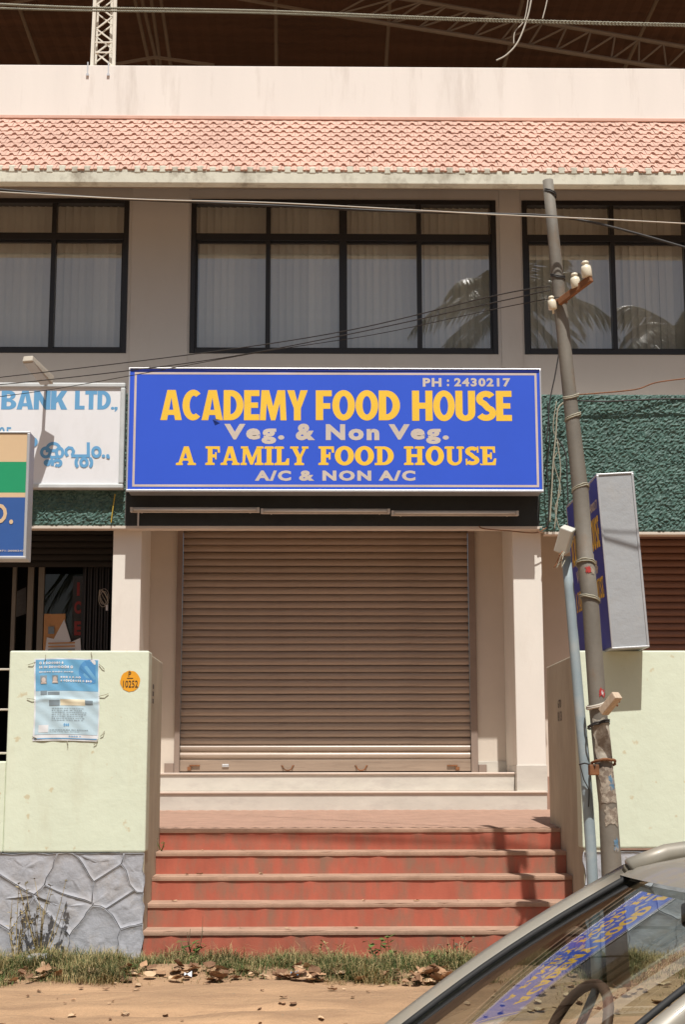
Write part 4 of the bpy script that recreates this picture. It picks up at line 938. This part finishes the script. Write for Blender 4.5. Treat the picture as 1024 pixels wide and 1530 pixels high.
# ============================================================ OVERHEAD AND HANGING WIRES
def smooth_path(pts, n=10):
    out = []
    for i in range(len(pts) - 1):
        p0, p1, p2, p3 = pts[max(i - 1, 0)], pts[i], pts[i + 1], pts[min(i + 2, len(pts) - 1)]
        for k in range(n):
            t = k / n
            out.append(0.5 * ((2 * p1) + (p2 - p0) * t + (2 * p0 - 5 * p1 + 4 * p2 - p3) * t * t + (3 * p1 - p0 - 3 * p2 + p3) * t ** 3))
    out.append(pts[-1]); return out
def wire(name, label, pts, pxw, m, Y=None, group=None, cat='wire', twist=False, n=10):
    P3 = smooth_path([P(x, y, Y if Y else d[0]) for x, y, *d in pts], n)
    o = None
    if twist:
        t = thing(name, label, cat, P3[0], group)
        for ph in (0, math.pi):
            fine = []
            for i in range(len(P3) - 1):
                for k in range(6):
                    q = P3[i].lerp(P3[i + 1], k / 6); s = (i * 6 + k) * 0.75 + ph
                    fine.append(q + Vector((0, math.cos(s), math.sin(s))) * pxw * .28 * Y / F)
            obj('strand', MB().tube(fine, pxw * .27 * Y / F, 5), m, t, smooth=True)
        return t
    o = obj(name, MB().tube(P3, pxw * .5 * (Y or pts[0][2]) / F, 6), m, smooth=True)
    return tag(o, label, cat, group)
G = 'overhead wires'
wire('twisted_cable', 'upper twisted pale cable crossing the dark roof at the top', [(-60, 4), (120, 12), (390, 17), (700, 29), (1090, 39)], 4.2, m_wirel, 6.0, G, 'cable', True, 60)
wire('twisted_cable', 'lower twisted pale cable crossing the dark roof, meeting the upper one', [(-60, 11), (120, 16.5), (390, 20.5), (700, 31.5), (1090, 41.5)], 3.4, m_wirel, 6.05, G, 'cable', True, 60)
wire('power_cable', 'thick dark sagging cable passing in front of the tall windows', [(-60, 280), (0, 284), (150, 296), (330, 304), (560, 315), (740, 320), (820, 323), (900, 336), (1024, 370), (1100, 395)], 4.2, m_wire, 10.0, G, 'cable')
wire('thin_wire', 'thin pale wire running just above the thick sagging cable', [(-60, 284), (200, 298), (420, 304), (740, 321), (900, 328), (1090, 338)], 2.2, m_wirew, 9.98, G)
wire('service_wire', 'uppermost black service wire from the pole insulators down to the left', [(822, 428, 10.16), (740, 442, 10.53), (520, 494, 11.51), (300, 528, 12.5), (0, 564, 13.84), (-80, 572, 14.2)], 2.0, m_wire, None, G)
wire('service_wire', 'middle black service wire from the pole insulators down to the left', [(822, 434, 10.12), (740, 452, 10.49), (520, 500, 11.49), (300, 540, 12.48), (40, 571, 13.66), (-80, 580, 14.2)], 2.0, m_wire, None, G)
wire('service_wire', 'lowest black service wire from the pole down across the signboard top', [(836, 444, 10.08), (740, 462, 10.52), (560, 500, 11.35), (380, 528, 12.18), (90, 580, 13.51), (-60, 600, 14.2)], 1.5, m_wire, None, G)
wire('wall_wire', 'thin brown wire rising to the right along the wall above the green fascia', [(858, 590), (890, 588), (950, 582), (985, 571), (1060, 562)], 2.0, m_rust, 14.9, G)
wire('wall_wire', 'dark wire slung along the top edge of the right green fascia', [(850, 598), (900, 600), (950, 598), (1000, 596), (1080, 597)], 2.4, m_wire, 14.93, G)
o = wire('hanging_wire', 'long pale broken wire dangling in front of the dark roof', [(796, -10), (789, 25), (775, 62), (758, 82), (742, 91)], 2.6, m_wirew, 6.0, 'dangling wires')
wire('hanging_wire', 'short pale wire looped beside the long broken wire', [(791, -10), (784, 30), (770, 48), (768, 66)], 1.8, m_wirew, 6.02, 'dangling wires')
wire('hanging_wire', 'short pale wire end hanging right of the broken wire', [(820, -10), (816, 10), (811, 29)], 2.0, m_wirew, 6.04, 'dangling wires')
G2 = 'wires hanging beside the blue signboard'
wire('drop_wire', 'black wire dropping from the pole past the corner of the blue signboard', [(836, 525), (830, 560), (822, 600), (819, 640), (817, 660)], 2.2, m_wire, 14.6, G2)
wire('drop_wire', 'brown wire bundle looping from the pole to the fascia beside the blue signboard', [(845, 600), (834, 612), (831, 650), (827, 690), (825, 730), (822, 780)], 2.6, m_wirel, 14.85, G2)
wire('drop_wire', 'thin wire hanging closest to the pole over the green fascia', [(834, 655), (846, 680), (848, 720), (850, 760), (853, 790)], 2.2, m_wire, 14.86, G2)
wire('drop_wire', 'thin wire hanging midway between signboard and pole over green fascia', [(833, 660), (838, 700), (834, 745), (829, 790)], 1.8, m_wirel, 14.87, G2)
wire('drop_wire', 'dark wire hanging nearest the corner of the blue signboard', [(818, 600), (822, 650), (818, 700), (821, 750), (818, 788)], 1.8, m_wire, 14.88, G2)
wire('drop_wire', 'curling grey wire knotted beside the blue signboard corner', [(832, 600), (827, 640), (836, 668), (828, 690), (838, 730), (830, 760), (836, 790)], 1.6, m_wirel, 14.89, G2)
wire('drop_wire', 'yellow tape strip on the green fascia below the bank sign', [(172, 738), (168, 765), (166, 781)], 1.8, mat('yellow_tape', (.5, .36, .05), .6), 14.985, G2)
wire('beam_wire', 'brown wire sagging under the beam above the right column', [(716, 786), (724, 790), (760, 793), (800, 796), (818, 788)], 1.6, m_rust, 14.98, G2)
# coil of white cable and papers in the left shop
ck = thing('cable_coil', 'small coil of pale cable hanging by the left column', 'cable coil', P(155, 893, 16.1))
for k in range(5):
    c = P(155, 893, 16.1 - .01 * k); obj('loop', MB().tube([c + Vector((.055 * math.cos(t * .35 + k) * (1 - .06 * k), .02 * math.sin(t * .35 + k), .10 * math.sin(t * .35 + k * .2) * (1 - .08 * k))) for t in range(18)], .0032, 5, closed=True), m_wirew, ck)
obj('plug', MB().box(P(158, 912, 16.06), P(162, 904, 16.09)), m_paperw, ck)
sp = thing('door_poster', 'orange and white paper poster behind the left shop glass door', 'poster', P(90, 970, 16.42))
fnp = boxfn(65, 985, 97, 917, 16.3250)
obj('paper_sheet', MB().grid(6, 6, lambda u, v: fnp(u, v) + Vector((0, .01 * math.sin(u * 4), 0))), m_fold, sp)
obj('folded_flap', MB().add([P(96, 925, 16.3050), P(106, 958, 16.2850), P(88, 965, 16.2950), P(80, 955, 16.3100)], [(3, 2, 1, 0)]), m_paperw, sp)
obj('folded_flap', MB().add([P(66, 985, 16.3100), P(122, 985, 16.2950), P(120, 953, 16.2850), P(104, 960, 16.2950), P(70, 952, 16.3100)], [(0, 1, 2, 3, 4)]), m_paperw, sp)
for i in range(4):
    obj('printed_line', MB().add([P(72, 962 + 5 * i, 16.2800), P(112, 961 + 5 * i, 16.2800), P(112, 959 + 5 * i, 16.2800), P(72, 960 + 5 * i, 16.2800)], [(0, 1, 2, 3)]), m_fold if i < 2 else m_papert, sp)
obj('printed_picture', MB().add([P(72, 947, 16.3150), P(81, 947, 16.3150), P(81, 936, 16.3150), P(72, 936, 16.3150)], [(0, 1, 2, 3)]), m_papert, sp)
nt_ = obj('paper_notice', MB().add([P(24, 922, 16.6), P(39, 917, 16.6), P(39, 877, 16.6), P(24, 884, 16.6)], [(0, 1, 2, 3)]), mat('grey_notice', (.12, .12, .12), .7, .2, 30)); tag(nt_, 'dim grey paper notice inside the left shop doorway', 'notice')

# ============================================================ PASSING CAR (bottom right)
CY = rad(13); top_w = P(945, 1290, 5.0); tl = Vector((.035, .575, 0))
ct = Vector((top_w.x - (tl.x * math.cos(CY) - tl.y * math.sin(CY)), top_w.y - (tl.x * math.sin(CY) + tl.y * math.cos(CY)), -.322))
car = thing('passing_car', 'grey beige hatchback passing close by at the lower right', 'car', ct); car.rotation_euler = (0, 0, CY)
ZT = top_w.z + .322
def cobj(name, mb, m, parent=None, bevel=0, smooth=False):
    if smooth: mb.smooth = True
    o = obj(name, mb, m, None, bevel=bevel); o.parent = parent or car; return o
# lower body: stations of x with half width, sill and shoulder heights
stn = [(-1.62, .50, .30, .50), (-1.58, .62, .24, .62), (-1.40, .70, .20, .76), (-1.0, .72, .20, .84), (-.75, .72, .20, .885), (0, .73, .20, .90), (.8, .73, .20, .90), (1.35, .71, .22, .89), (1.60, .66, .26, .86), (1.68, .58, .34, .80)]
def ringf(x, w, z0, z1):
    pts = []
    for (fy, fz) in ((-.86, 0), (-1, .12), (-1.0, .55), (-.985, .8), (-.93, .96), (-.80, 1.0), (0, 1.012), (.80, 1.0), (.93, .96), (.985, .8), (1.0, .55), (1, .12), (.86, 0)):
        pts.append((x, w * fy, z0 + (z1 - z0) * fz))
    return pts
body = MB(); rn = 13
for s_ in stn: body.v += ringf(*s_)
for i in range(len(stn) - 1):
    open_top = -.75 <= stn[i][0] and stn[i + 1][0] <= 1.35
    for k in range(rn):
        if open_top and k in (4, 5, 6, 7): continue
        k2 = (k + 1) % rn; body.f.append((i * rn + k, (i + 1) * rn + k, (i + 1) * rn + k2, i * rn + k2))
body.f.append(tuple(range(rn))); body.f.append(tuple(range(len(stn) * rn - 1, (len(stn) - 1) * rn - 1, -1)))
body_o = cobj('body', body, m_car, smooth=True)
WBx, WTx = -.75, .035; WBz = .885; hb, ht = .66, .575
def bow(s): return .10 * (1 - s * s)          # glass bulges forward in the middle
def wsf(u, v):                                  # u across (-1..1), v up
    x = WBx + (WTx - WBx) * v - bow(u) * (1 - .35 * v) - .02 * math.sin(v * 3.14); z = WBz + (ZT - .035 - WBz) * v + .012 * math.sin(v * 3.14)
    return Vector((x, (hb + (ht - hb) * v) * u, z))
cobj('windscreen', MB().grid(24, 12, lambda a, b: wsf(-(2 * a - 1) * .95, .02 + .95 * b)), g_car, smooth=True)
for s in (-1, 1):
    pth = [wsf(s * .985, -.12 + 1.12 * v / 8) + Vector((0.01, .015 * s, .0)) for v in range(9)]
    pm = MB()
    for p in pth:
        for dx, dy, dz in ((-.040, -.040 * s, -.008), (-.042, .000 * s, .016), (-.02, .030 * s, .032), (.050, .040 * s, .022), (.065, .004 * s, -.02), (.0, -.045 * s, -.02)):
            pm.v.append(p + Vector((dx, dy, dz)))
    pm.f = [(i * 6 + k, i * 6 + (k + 1) % 6, (i + 1) * 6 + (k + 1) % 6, (i + 1) * 6 + k) for i in range(8) for k in range(6)]
    pm.f += [(0, 1, 2, 3, 4, 5), (53, 52, 51, 50, 49, 48)]
    cobj('windscreen_pillar', pm, m_car, smooth=True)
    cobj('windscreen_seal', MB().tube([wsf(s * .905, v / 10) + Vector((-.006, 0, .008)) for v in range(11)], .010, 6), m_rubber, smooth=True)
    for x0, z0, x1, z1, w in ((.42, .9, .47, ZT - .03, .07), (1.42, .88, 1.10, ZT - .05, .10)):
        cobj('door_pillar', MB().bar((x0, .68 * s, z0), (x1, .575 * s, z1), w, .04), m_car, bevel=.01)
    cobj('roof_rail', MB().tube([(.03, .585 * s, ZT - .012), (.16, .589 * s, ZT + .03), (.4, .592 * s, ZT + .058), (.8, .59 * s, ZT + .04), (1.12, .575 * s, ZT - .04)], .03, 8), m_car, smooth=True)
    for x0, x1 in ((-.50, .40), (.48, 1.30)):
        xt0 = max(x0, -.5); t0 = x0 + .45 if x0 < 0 else x0 + .03; t1 = x1 + .03 if x0 < 0 else x1 - .2
        cobj('side_window', MB().add([(x0, .685 * s, .905), (x1, .685 * s, .905), (t1, .588 * s, ZT - .03), (t0, .588 * s, ZT - .03)], [(0, 1, 2, 3)]), g_car)
    d = cobj('door', MB().add([(-.62, .738 * s, .28), (.42, .738 * s, .28), (.42, .735 * s, .86), (-.55, .73 * s, .85)], [(0, 1, 2, 3)]), m_car)
    cobj('handle', MB().box((.22, .738 * s, .74), (.36, .765 * s, .77)), m_rubber, d, bevel=.006)
    if s < 0: mr = cobj('wing_mirror', MB().box((-.60, .74 * s, .92), (-.50, .90 * s, 1.04)), m_rubber, bevel=.02)
    for x in (-1.08, 1.12):
        whl = bpy.data.objects.new('wheel', None); C.objects.link(whl); whl.parent = car
        Mw = Matrix.Translation((x, .66 * s, .27)) @ Matrix.Rotation(rad(90), 4, 'X')
        cobj('tyre', MB().lathe([(.17, -.07), (.245, -.075), (.268, -.05), (.27, .05), (.245, .075), (.17, .07), (.17, -.07)], 28, Mw), m_rubber, whl, smooth=True)
        cobj('rim', MB().lathe([(0, -.06), (.05, -.065), (.15, -.05), (.17, -.06), (.17, .06), (.15, .05), (.05, .065), (0, .06)], 20, Mw), m_alu, whl, smooth=True)
    cobj('headlamp', MB().lathe([(0, -.03), (.05, -.024), (.085, 0), (.085, .05), (0, .05)], 18, Matrix.Translation((-1.60, .44 * s, .60)) @ Matrix.Rotation(rad(90), 4, 'Y')), m_lamp, smooth=True)
    cobj('tail_lamp', MB().box((1.655, .42 * s, .55), (1.70, .56 * s, .74)), m_tail, bevel=.01)
roofp = MB().grid(20, 16, lambda a, b: Vector((-.01 - bow(2 * b - 1) * .65 * (1 - a) ** 3 + 1.16 * a, (2 * b - 1) * .58, ZT - .034 + .105 * math.sin(math.pi * min(max(a, .0), 1)) ** .5 * (1 - (2 * b - 1) ** 4 * .5) - .04 * a ** 3)))
cobj('roof_panel', roofp, m_car, smooth=True)
cobj('roof_lining', MB().grid(6, 6, lambda a, b: Vector((.06 + 1.06 * a, (2 * b - 1) * .54, ZT - .055 + .07 * math.sin(math.pi * a) ** .7))), m_dash)
cobj('rear_screen', MB().add([(1.46, -.6, .90), (1.46, .6, .90), (1.14, .53, ZT - .06), (1.14, -.53, ZT - .06)], [(0, 1, 2, 3)]), g_car)
cobj('dashboard', MB().box((-.80, -.62, .62), (-.40, .62, .865)), m_dash, bevel=.04)
cobj('cabin_floor', MB().box((-.75, -.66, .26), (1.5, .66, .30)), m_dash)
Ms = Matrix.Translation((-.30, .30, .90)) @ Matrix.Rotation(rad(-62), 4, 'Y')
sw = cobj('steering_wheel', MB().tube([Ms @ Vector((.185 * math.cos(t * .2618), .185 * math.sin(t * .2618), 0)) for t in range(24)], .016, 8, closed=True), m_steer, smooth=True)
cobj('hub', MB().lathe([(0, .02), (.05, .018), (.055, -.03), (0, -.03)], 14, Ms), m_dash, sw); cobj('spoke', MB().bar(Ms @ Vector((-.18, 0, 0)), Ms @ Vector((.18, 0, 0)), .03, .015), m_dash, sw)
for y in (-.32, .32):
    for x, zz in ((.25, 0), (.98, -.06)):
        sx = bpy.data.objects.new('seat', None); C.objects.link(sx); sx.parent = car
        cobj('cushion', MB().box((x - .25, y - .23, .40), (x + .22, y + .23, .55)), m_seat, sx, bevel=.05)
        cobj('backrest', MB().box((-.07, -.23, 0), (.07, .23, .55), Matrix.Translation((x + .22, y, .52 + zz)) @ Matrix.Rotation(rad(14), 4, 'Y')), m_seat, sx, bevel=.05)
        cobj('headrest', MB().box((-.05, -.13, .0), (.05, .13, .17), Matrix.Translation((x + .36, y, 1.09 + zz)) @ Matrix.Rotation(rad(10), 4, 'Y')), m_seat, sx, bevel=.04)
cobj('rear_view_mirror', MB().box((-.02, -.13, -.035), (.015, .13, .035), Matrix.Translation((.02, 0, ZT - .12)) @ Matrix.Rotation(rad(12), 4, 'Z')), m_rubber, bevel=.012)
for y0, y1 in ((-.1, .46), (-.56, .0)):
    pt = [wsf(y0 / .66 + (y1 - y0) / .66 * t / 8, .035 + .01 * t / 8) + Vector((-.02, 0, .012)) for t in range(9)]
    cobj('wiper', MB().tube(pt, .007, 6), m_rubber)
cobj('front_bumper', MB().box((-1.70, -.66, .26), (-1.58, .66, .42)), m_dash, bevel=.04); cobj('rear_bumper', MB().box((1.62, -.66, .28), (1.75, .66, .44)), m_dash, bevel=.04)
cobj('grille', MB().box((-1.645, -.30, .50), (-1.61, .30, .60)), m_rubber, bevel=.01)

# ============================================================ PALMS ACROSS THE ROAD (seen in the window glass)
def palm(x, y, h, lean, label, seed, nf=20):
    rr = random.Random(seed); t = thing('coconut_palm', label, 'palm tree', (x, y, -.3), 'palms across the road')
    pts = [Vector((x + lean * (k / 10) ** 1.6, y + .3 * math.sin(k / 10 * 2), -.3 + (h + .3) * k / 10)) for k in range(11)]
    obj('trunk', MB().tube(pts, [.21 - .009 * k for k in range(11)], 10), m_trunk, t, smooth=True)
    top = pts[-1]
    for f in range(nf):
        az = 2.4 * f + rr.uniform(-.2, .2); el = rr.uniform(-.35, 1.15) ; ln = rr.uniform(3.2, 4.4)
        dirh = Vector((math.cos(az), math.sin(az), 0)); sidev = Vector((-math.sin(az), math.cos(az), 0))
        mb = MB(); mid = []
        for k in range(15):
            s = k / 14; d = ln * s
            mid.append(top + dirh * (d * math.cos(el) * (1 - .18 * s)) + Vector((0, 0, d * math.sin(el) - 2.1 * s * s * (1 + .3 * math.cos(el)))))
        mb.tube(mid, [.035 * (1 - .9 * k / 14) + .004 for k in range(15)], 5)
        for k in range(2, 48):
            s = k / 48; i = min(int(s * 14), 13); p = mid[i].lerp(mid[i + 1], s * 14 - i); tang = (mid[i + 1] - mid[i]).normalized()
            L = .95 * math.sin(math.pi * min(s * .85 + .14, 1)) + .12
            for sg_ in (-1, 1):
                q = (sidev * sg_ * .85 + tang * .5 + Vector((0, 0, -.35 - rr.uniform(0, .35)))).normalized() * L * rr.uniform(.85, 1.1)
                wv = tang * .014
                mb.add([p - wv, p + wv, p + q * .55 + wv * .9 + Vector((0, 0, .02)), p + q + Vector((0, 0, -.12 * L))], [(0, 1, 2), (0, 2, 3)])
        obj('frond', mb, m_frond, t)
palm(5.6, -9.5, 14.2, -.2, 'tall coconut palm mirrored in the right half of the middle window', 1)
palm(10.2, -9.8, 13.4, .3, 'coconut palm mirrored in the right-hand window', 2)
palm(-4.8, -11, 8.2, -.5, 'shorter coconut palm mirrored in the left shop door', 3, 16)

# ============================================================ GRASS, WEEDS, LITTER
def blades(name, label, n, place, hgt, m, seed, wid=.004):
    rr = random.Random(seed); mb = MB()
    for _ in range(n):
        x, y, k = place(rr); z = gz(x, y) - .004; h = hgt * k * rr.uniform(.45, 1.25); a = rr.uniform(0, 6.28); b = rr.uniform(.2, 1.5) * h
        dx, dy = math.cos(a), math.sin(a); w = wid * rr.uniform(.6, 1.2); px_, py_ = -dy * w, dx * w
        mb.add([(x - px_, y - py_, z), (x + px_, y + py_, z), (x + dx * b * .4 + px_ * .7, y + dy * b * .4 + py_ * .7, z + h * .62), (x + dx * b * .4 - px_ * .7, y + dy * b * .4 - py_ * .7, z + h * .62), (x + dx * b, y + dy * b, z + h * (1.0 - .38 * b / h))], [(0, 1, 2, 3), (3, 2, 4)])
    o = obj(name, mb, m); o['kind'] = 'stuff'; o['label'] = label; o['category'] = 'grass'; return o
def dens(x, y):
    e = .28 * math.sin(x * 3.1 + .7) + .2 * math.sin(x * 7.7) + .12 * math.sin(x * 17.3 + y * 5)
    return max(0., min(1., (y - 10.52) * 1.8 + e + .5 * math.sin(x * 2.3 + 1.2) * math.sin(x * 5.1 + y * 3) + .45))
def strip(x0, x1, y0, y1, pw=1.0):
    def f(rr):
        while True:
            x = rr.uniform(x0, x1); y = y1 - (y1 - y0) * rr.random() ** pw
            pt = .5 + .5 * math.sin(x * 11.3 + 2 * math.sin(y * 9)) * math.sin(y * 14 + x * 4.1)
            if rr.random() < (.04 + .96 * dens(x, y)) * (.12 + .88 * pt): return x, y, (.3 + .7 * dens(x, y) * rr.random() ** .7) * (.45 + .65 * pt)
    return f
blades('grass', 'green grass along the foot of the steps and wall', 34000, strip(-3.4, 2.2, 10.30, 11.26, .9), .16, m_grass, 1, .0022)
blades('dry_grass', 'dry straw-coloured grass mixed along the verge', 18000, strip(-3.4, 2.3, 10.22, 11.26, .9), .19, m_grassd, 2, .002)
blades('dry_grass', 'dry straw grass around the foot of the leaning pole', 9000, strip(1.5, 4.2, 9.7, 11.2, 1.0), .14, m_grassd, 3, .0025)
blades('grass', 'green grass patches right of the leaning pole', 5000, strip(1.6, 4.4, 9.8, 11.2, 1.0), .11, m_grass, 4, .0025)

def sprig(name, label, px_, py_, Y, h, n, m, seed, leaf=.04, group='weeds along the wall', spread=.12, cat='weed', leafy=5, m2=None):
    rr = random.Random(seed); b = P(px_, py_, Y); b.z = gz(b.x, Y) if py_ > 1200 else b.z
    t = thing(name, label, cat, b, group)
    for k in range(n):
        e = b + Vector((rr.uniform(-spread, spread), rr.uniform(-spread * .5, spread * .3), h * rr.uniform(.6, 1.05))); mid = b.lerp(e, .5) + Vector((rr.uniform(-.03, .03), rr.uniform(-.02, .02), .02))
        path = smooth_path([b, mid, e], 4); obj('stem', MB().tube(path, [.004 - .0025 * i / (len(path) - 1) for i in range(len(path))], 5), m2 or m, t)
        mb = MB()
        for q in range(leafy):
            p = path[rr.randrange(2, len(path))]; a = rr.uniform(0, 6.28); L = leaf * rr.uniform(.6, 1.3)
            d = Vector((math.cos(a), math.sin(a), rr.uniform(-.2, .7))).normalized(); s = d.cross(Vector((0, 0, 1))).normalized() * L * .28
            mb.add([p, p + d * L * .45 + s, p + d * L + Vector((0, 0, -.1 * L)), p + d * L * .45 - s, p + d * L * .5 - Vector((0, 0, .03 * L))], [(0, 1, 4), (1, 2, 4), (2, 3, 4), (3, 0, 4)])
        obj('leaves', mb, m, t)
    return t
sprig('dry_weed', 'tall dry weed with dark stems in front of the left stone plinth', 62, 1400, 11.15, .60, 13, m_weedd, 1, .04, spread=.18, leafy=14, m2=m_grassd)
sprig('dry_weed', 'thin straw-coloured weed at the far left of the stone plinth', 25, 1400, 11.12, .52, 8, m_grassd, 2, .035, spread=.12, leafy=8)
sprig('leafy_weed', 'green leafy weed by the left end of the lowest step', 285, 1425, 11.05, .20, 6, m_weed, 3, .06, spread=.12, leafy=7)
sprig('tall_stalk', 'tall thin stalk standing at the left of the lowest step', 291, 1425, 11.1, .34, 3, m_weedd, 4, .03, spread=.06, leafy=3)
sprig('leafy_weed', 'broad-leaved green weed before the middle of the lowest step', 572, 1440, 11.0, .22, 7, m_weed, 5, .07, spread=.14, leafy=7)
sprig('leafy_weed', 'straggly yellowing weed left of the broad-leaved weed', 495, 1430, 11.05, .20, 6, m_grassd, 6, .05, spread=.12, leafy=4)
sprig('dry_weed', 'dry brown weed at the right end of the lowest step', 690, 1430, 11.05, .22, 7, m_weedd, 7, .045, spread=.16, leafy=6)
sprig('leafy_weed', 'small green weed between the dry leaves and the lowest step', 655, 1445, 10.95, .12, 6, m_weed, 8, .05, spread=.10, leafy=6)
sprig('leafy_weed', 'tiny weed rooted on the top left corner of the steps', 242, 1240, 12.2, .10, 3, m_weed, 9, .03, spread=.03, leafy=4).location.z = zst[1]

leafm = []
for k in range(5):
    rr = random.Random(50 + k); L = .10; Wd = .026 + .004 * k; mb = MB()
    for i in range(7):
        s = i / 6; w = Wd * math.sin(math.pi * (s * .92 + .05)) ** .8
        cu = .006 * (s - .5) ** 2 * (k + 1) * 2 + .004 * math.sin(s * 7 + k)
        for v in (-1, -.5, 0, .5, 1): mb.v.append((L * (s - .5), w * v * .95, cu + .0035 * v * (k - 2) + .002 * abs(v) * k + rr.uniform(-.002, .002)))
    mb.f = [(i * 5 + j, i * 5 + j + 1, (i + 1) * 5 + j + 1, (i + 1) * 5 + j) for i in range(6) for j in range(4)]
    for m in (m_leafb, m_leafb2, m_leafb3):
        me = mb.mesh('dry_leaf'); me.materials.append(m); leafm.append(me)
def litter(x, Y, s=1.0, lift=0.0, where='lying on the bare sandy verge'):
    me = R.choice(leafm); o = bpy.data.objects.new('dry_leaf', me); C.objects.link(o); tl_ = .12 + 14 * lift
    o.location = (x, Y, gz(x, Y) + .008 + lift); o.rotation_euler = (R.uniform(-tl_, tl_), R.uniform(-tl_, tl_), R.uniform(0, 6.28)); s *= R.uniform(.6, 1.25); o.scale = (s, s, s)
    tag(o, 'dry brown fallen leaf ' + where, 'leaf', 'fallen dry leaves ' + where)
for px_ in (10, 60, 175, 200, 230, 280, 310, 340, 375, 430, 450, 470, 520, 555, 610, 640, 650, 660, 670, 655, 645, 690, 90, 130, 40):
    for q in range(8 if 260 < px_ < 700 else 4):
        Y = 10.45 + R.uniform(-.16, .16); litter(PX(px_ + R.uniform(-22, 22), 1460, Y), Y, 1.05, R.choice((.004, .012, .02, .035)), where='heaped along the grass edge')
for q in range(74):
    Y = R.uniform(9.2, 10.5); litter(PX(R.uniform(-10, 800), 1480, Y), Y, R.choice((.3, .35, .45, .6)))
for q in range(40):
    Y = R.uniform(9.3, 10.6); litter(PX(R.uniform(780, 1030), 1480, Y), Y, .8, where='near the foot of the pole')
for q in range(14):                                              # on the treads
    i = R.choice((1, 2, 3, 4, 4)); x = R.uniform(ex0 + .1, ex1 - .1); me = R.choice(leafm)
    o = bpy.data.objects.new('dry_leaf', me); C.objects.link(o); o.location = (x, T0 - tr * i + R.uniform(.05, .2), zst[i] + .006); s = R.uniform(.25, .6); o.scale = (s, s, s); o.rotation_euler = (0, 0, R.uniform(0, 6))
    tag(o, 'scrap of dry leaf lying on the red steps', 'leaf', 'leaf scraps on the steps')
def scrap(px_, py_, Y, m, label, s):
    b = P(px_, py_, Y); b.z = gz(b.x, Y) + .02; mb = MB().grid(3, 3, lambda u, v: b + Vector(((u - .5) * s, (v - .5) * s * .4, .35 * s * v + .2 * s * math.sin(u * 5 + v * 3))))
    tag(obj('litter_scrap', mb, m), label, 'litter')
scrap(440, 1468, 10.45, m_paperb, 'crumpled bright blue plastic scrap among the dry leaves', .05); scrap(281, 1466, 10.45, m_paperw, 'white paper scrap among the dry leaves left of centre', .05)
scrap(664, 1428, 10.9, m_paperw, 'small white plastic scrap by the lowest step on the right', .04); scrap(346, 1434, 10.9, m_paperw, 'white scrap caught in the grass below the steps', .035)
st_o = MB(); b = P(60, 1425, 10.85); b.z = gz(b.x, 10.85)
rr = random.Random(5)
st_o.grid(10, 6, lambda u, v: b + Vector((.10 * math.cos(u * 6.283) * math.sin(v * 3.1416), .07 * math.sin(u * 6.283) * math.sin(v * 3.1416), .03 + .045 * math.cos(v * 3.1416) + .01 * math.sin(u * 12.566 + v * 7) * math.sin(v * 3.1416))))
tag(obj('field_stone', st_o, m_mortar, smooth=True), 'rounded grey stone lying in the grass below the dry weed', 'stone')
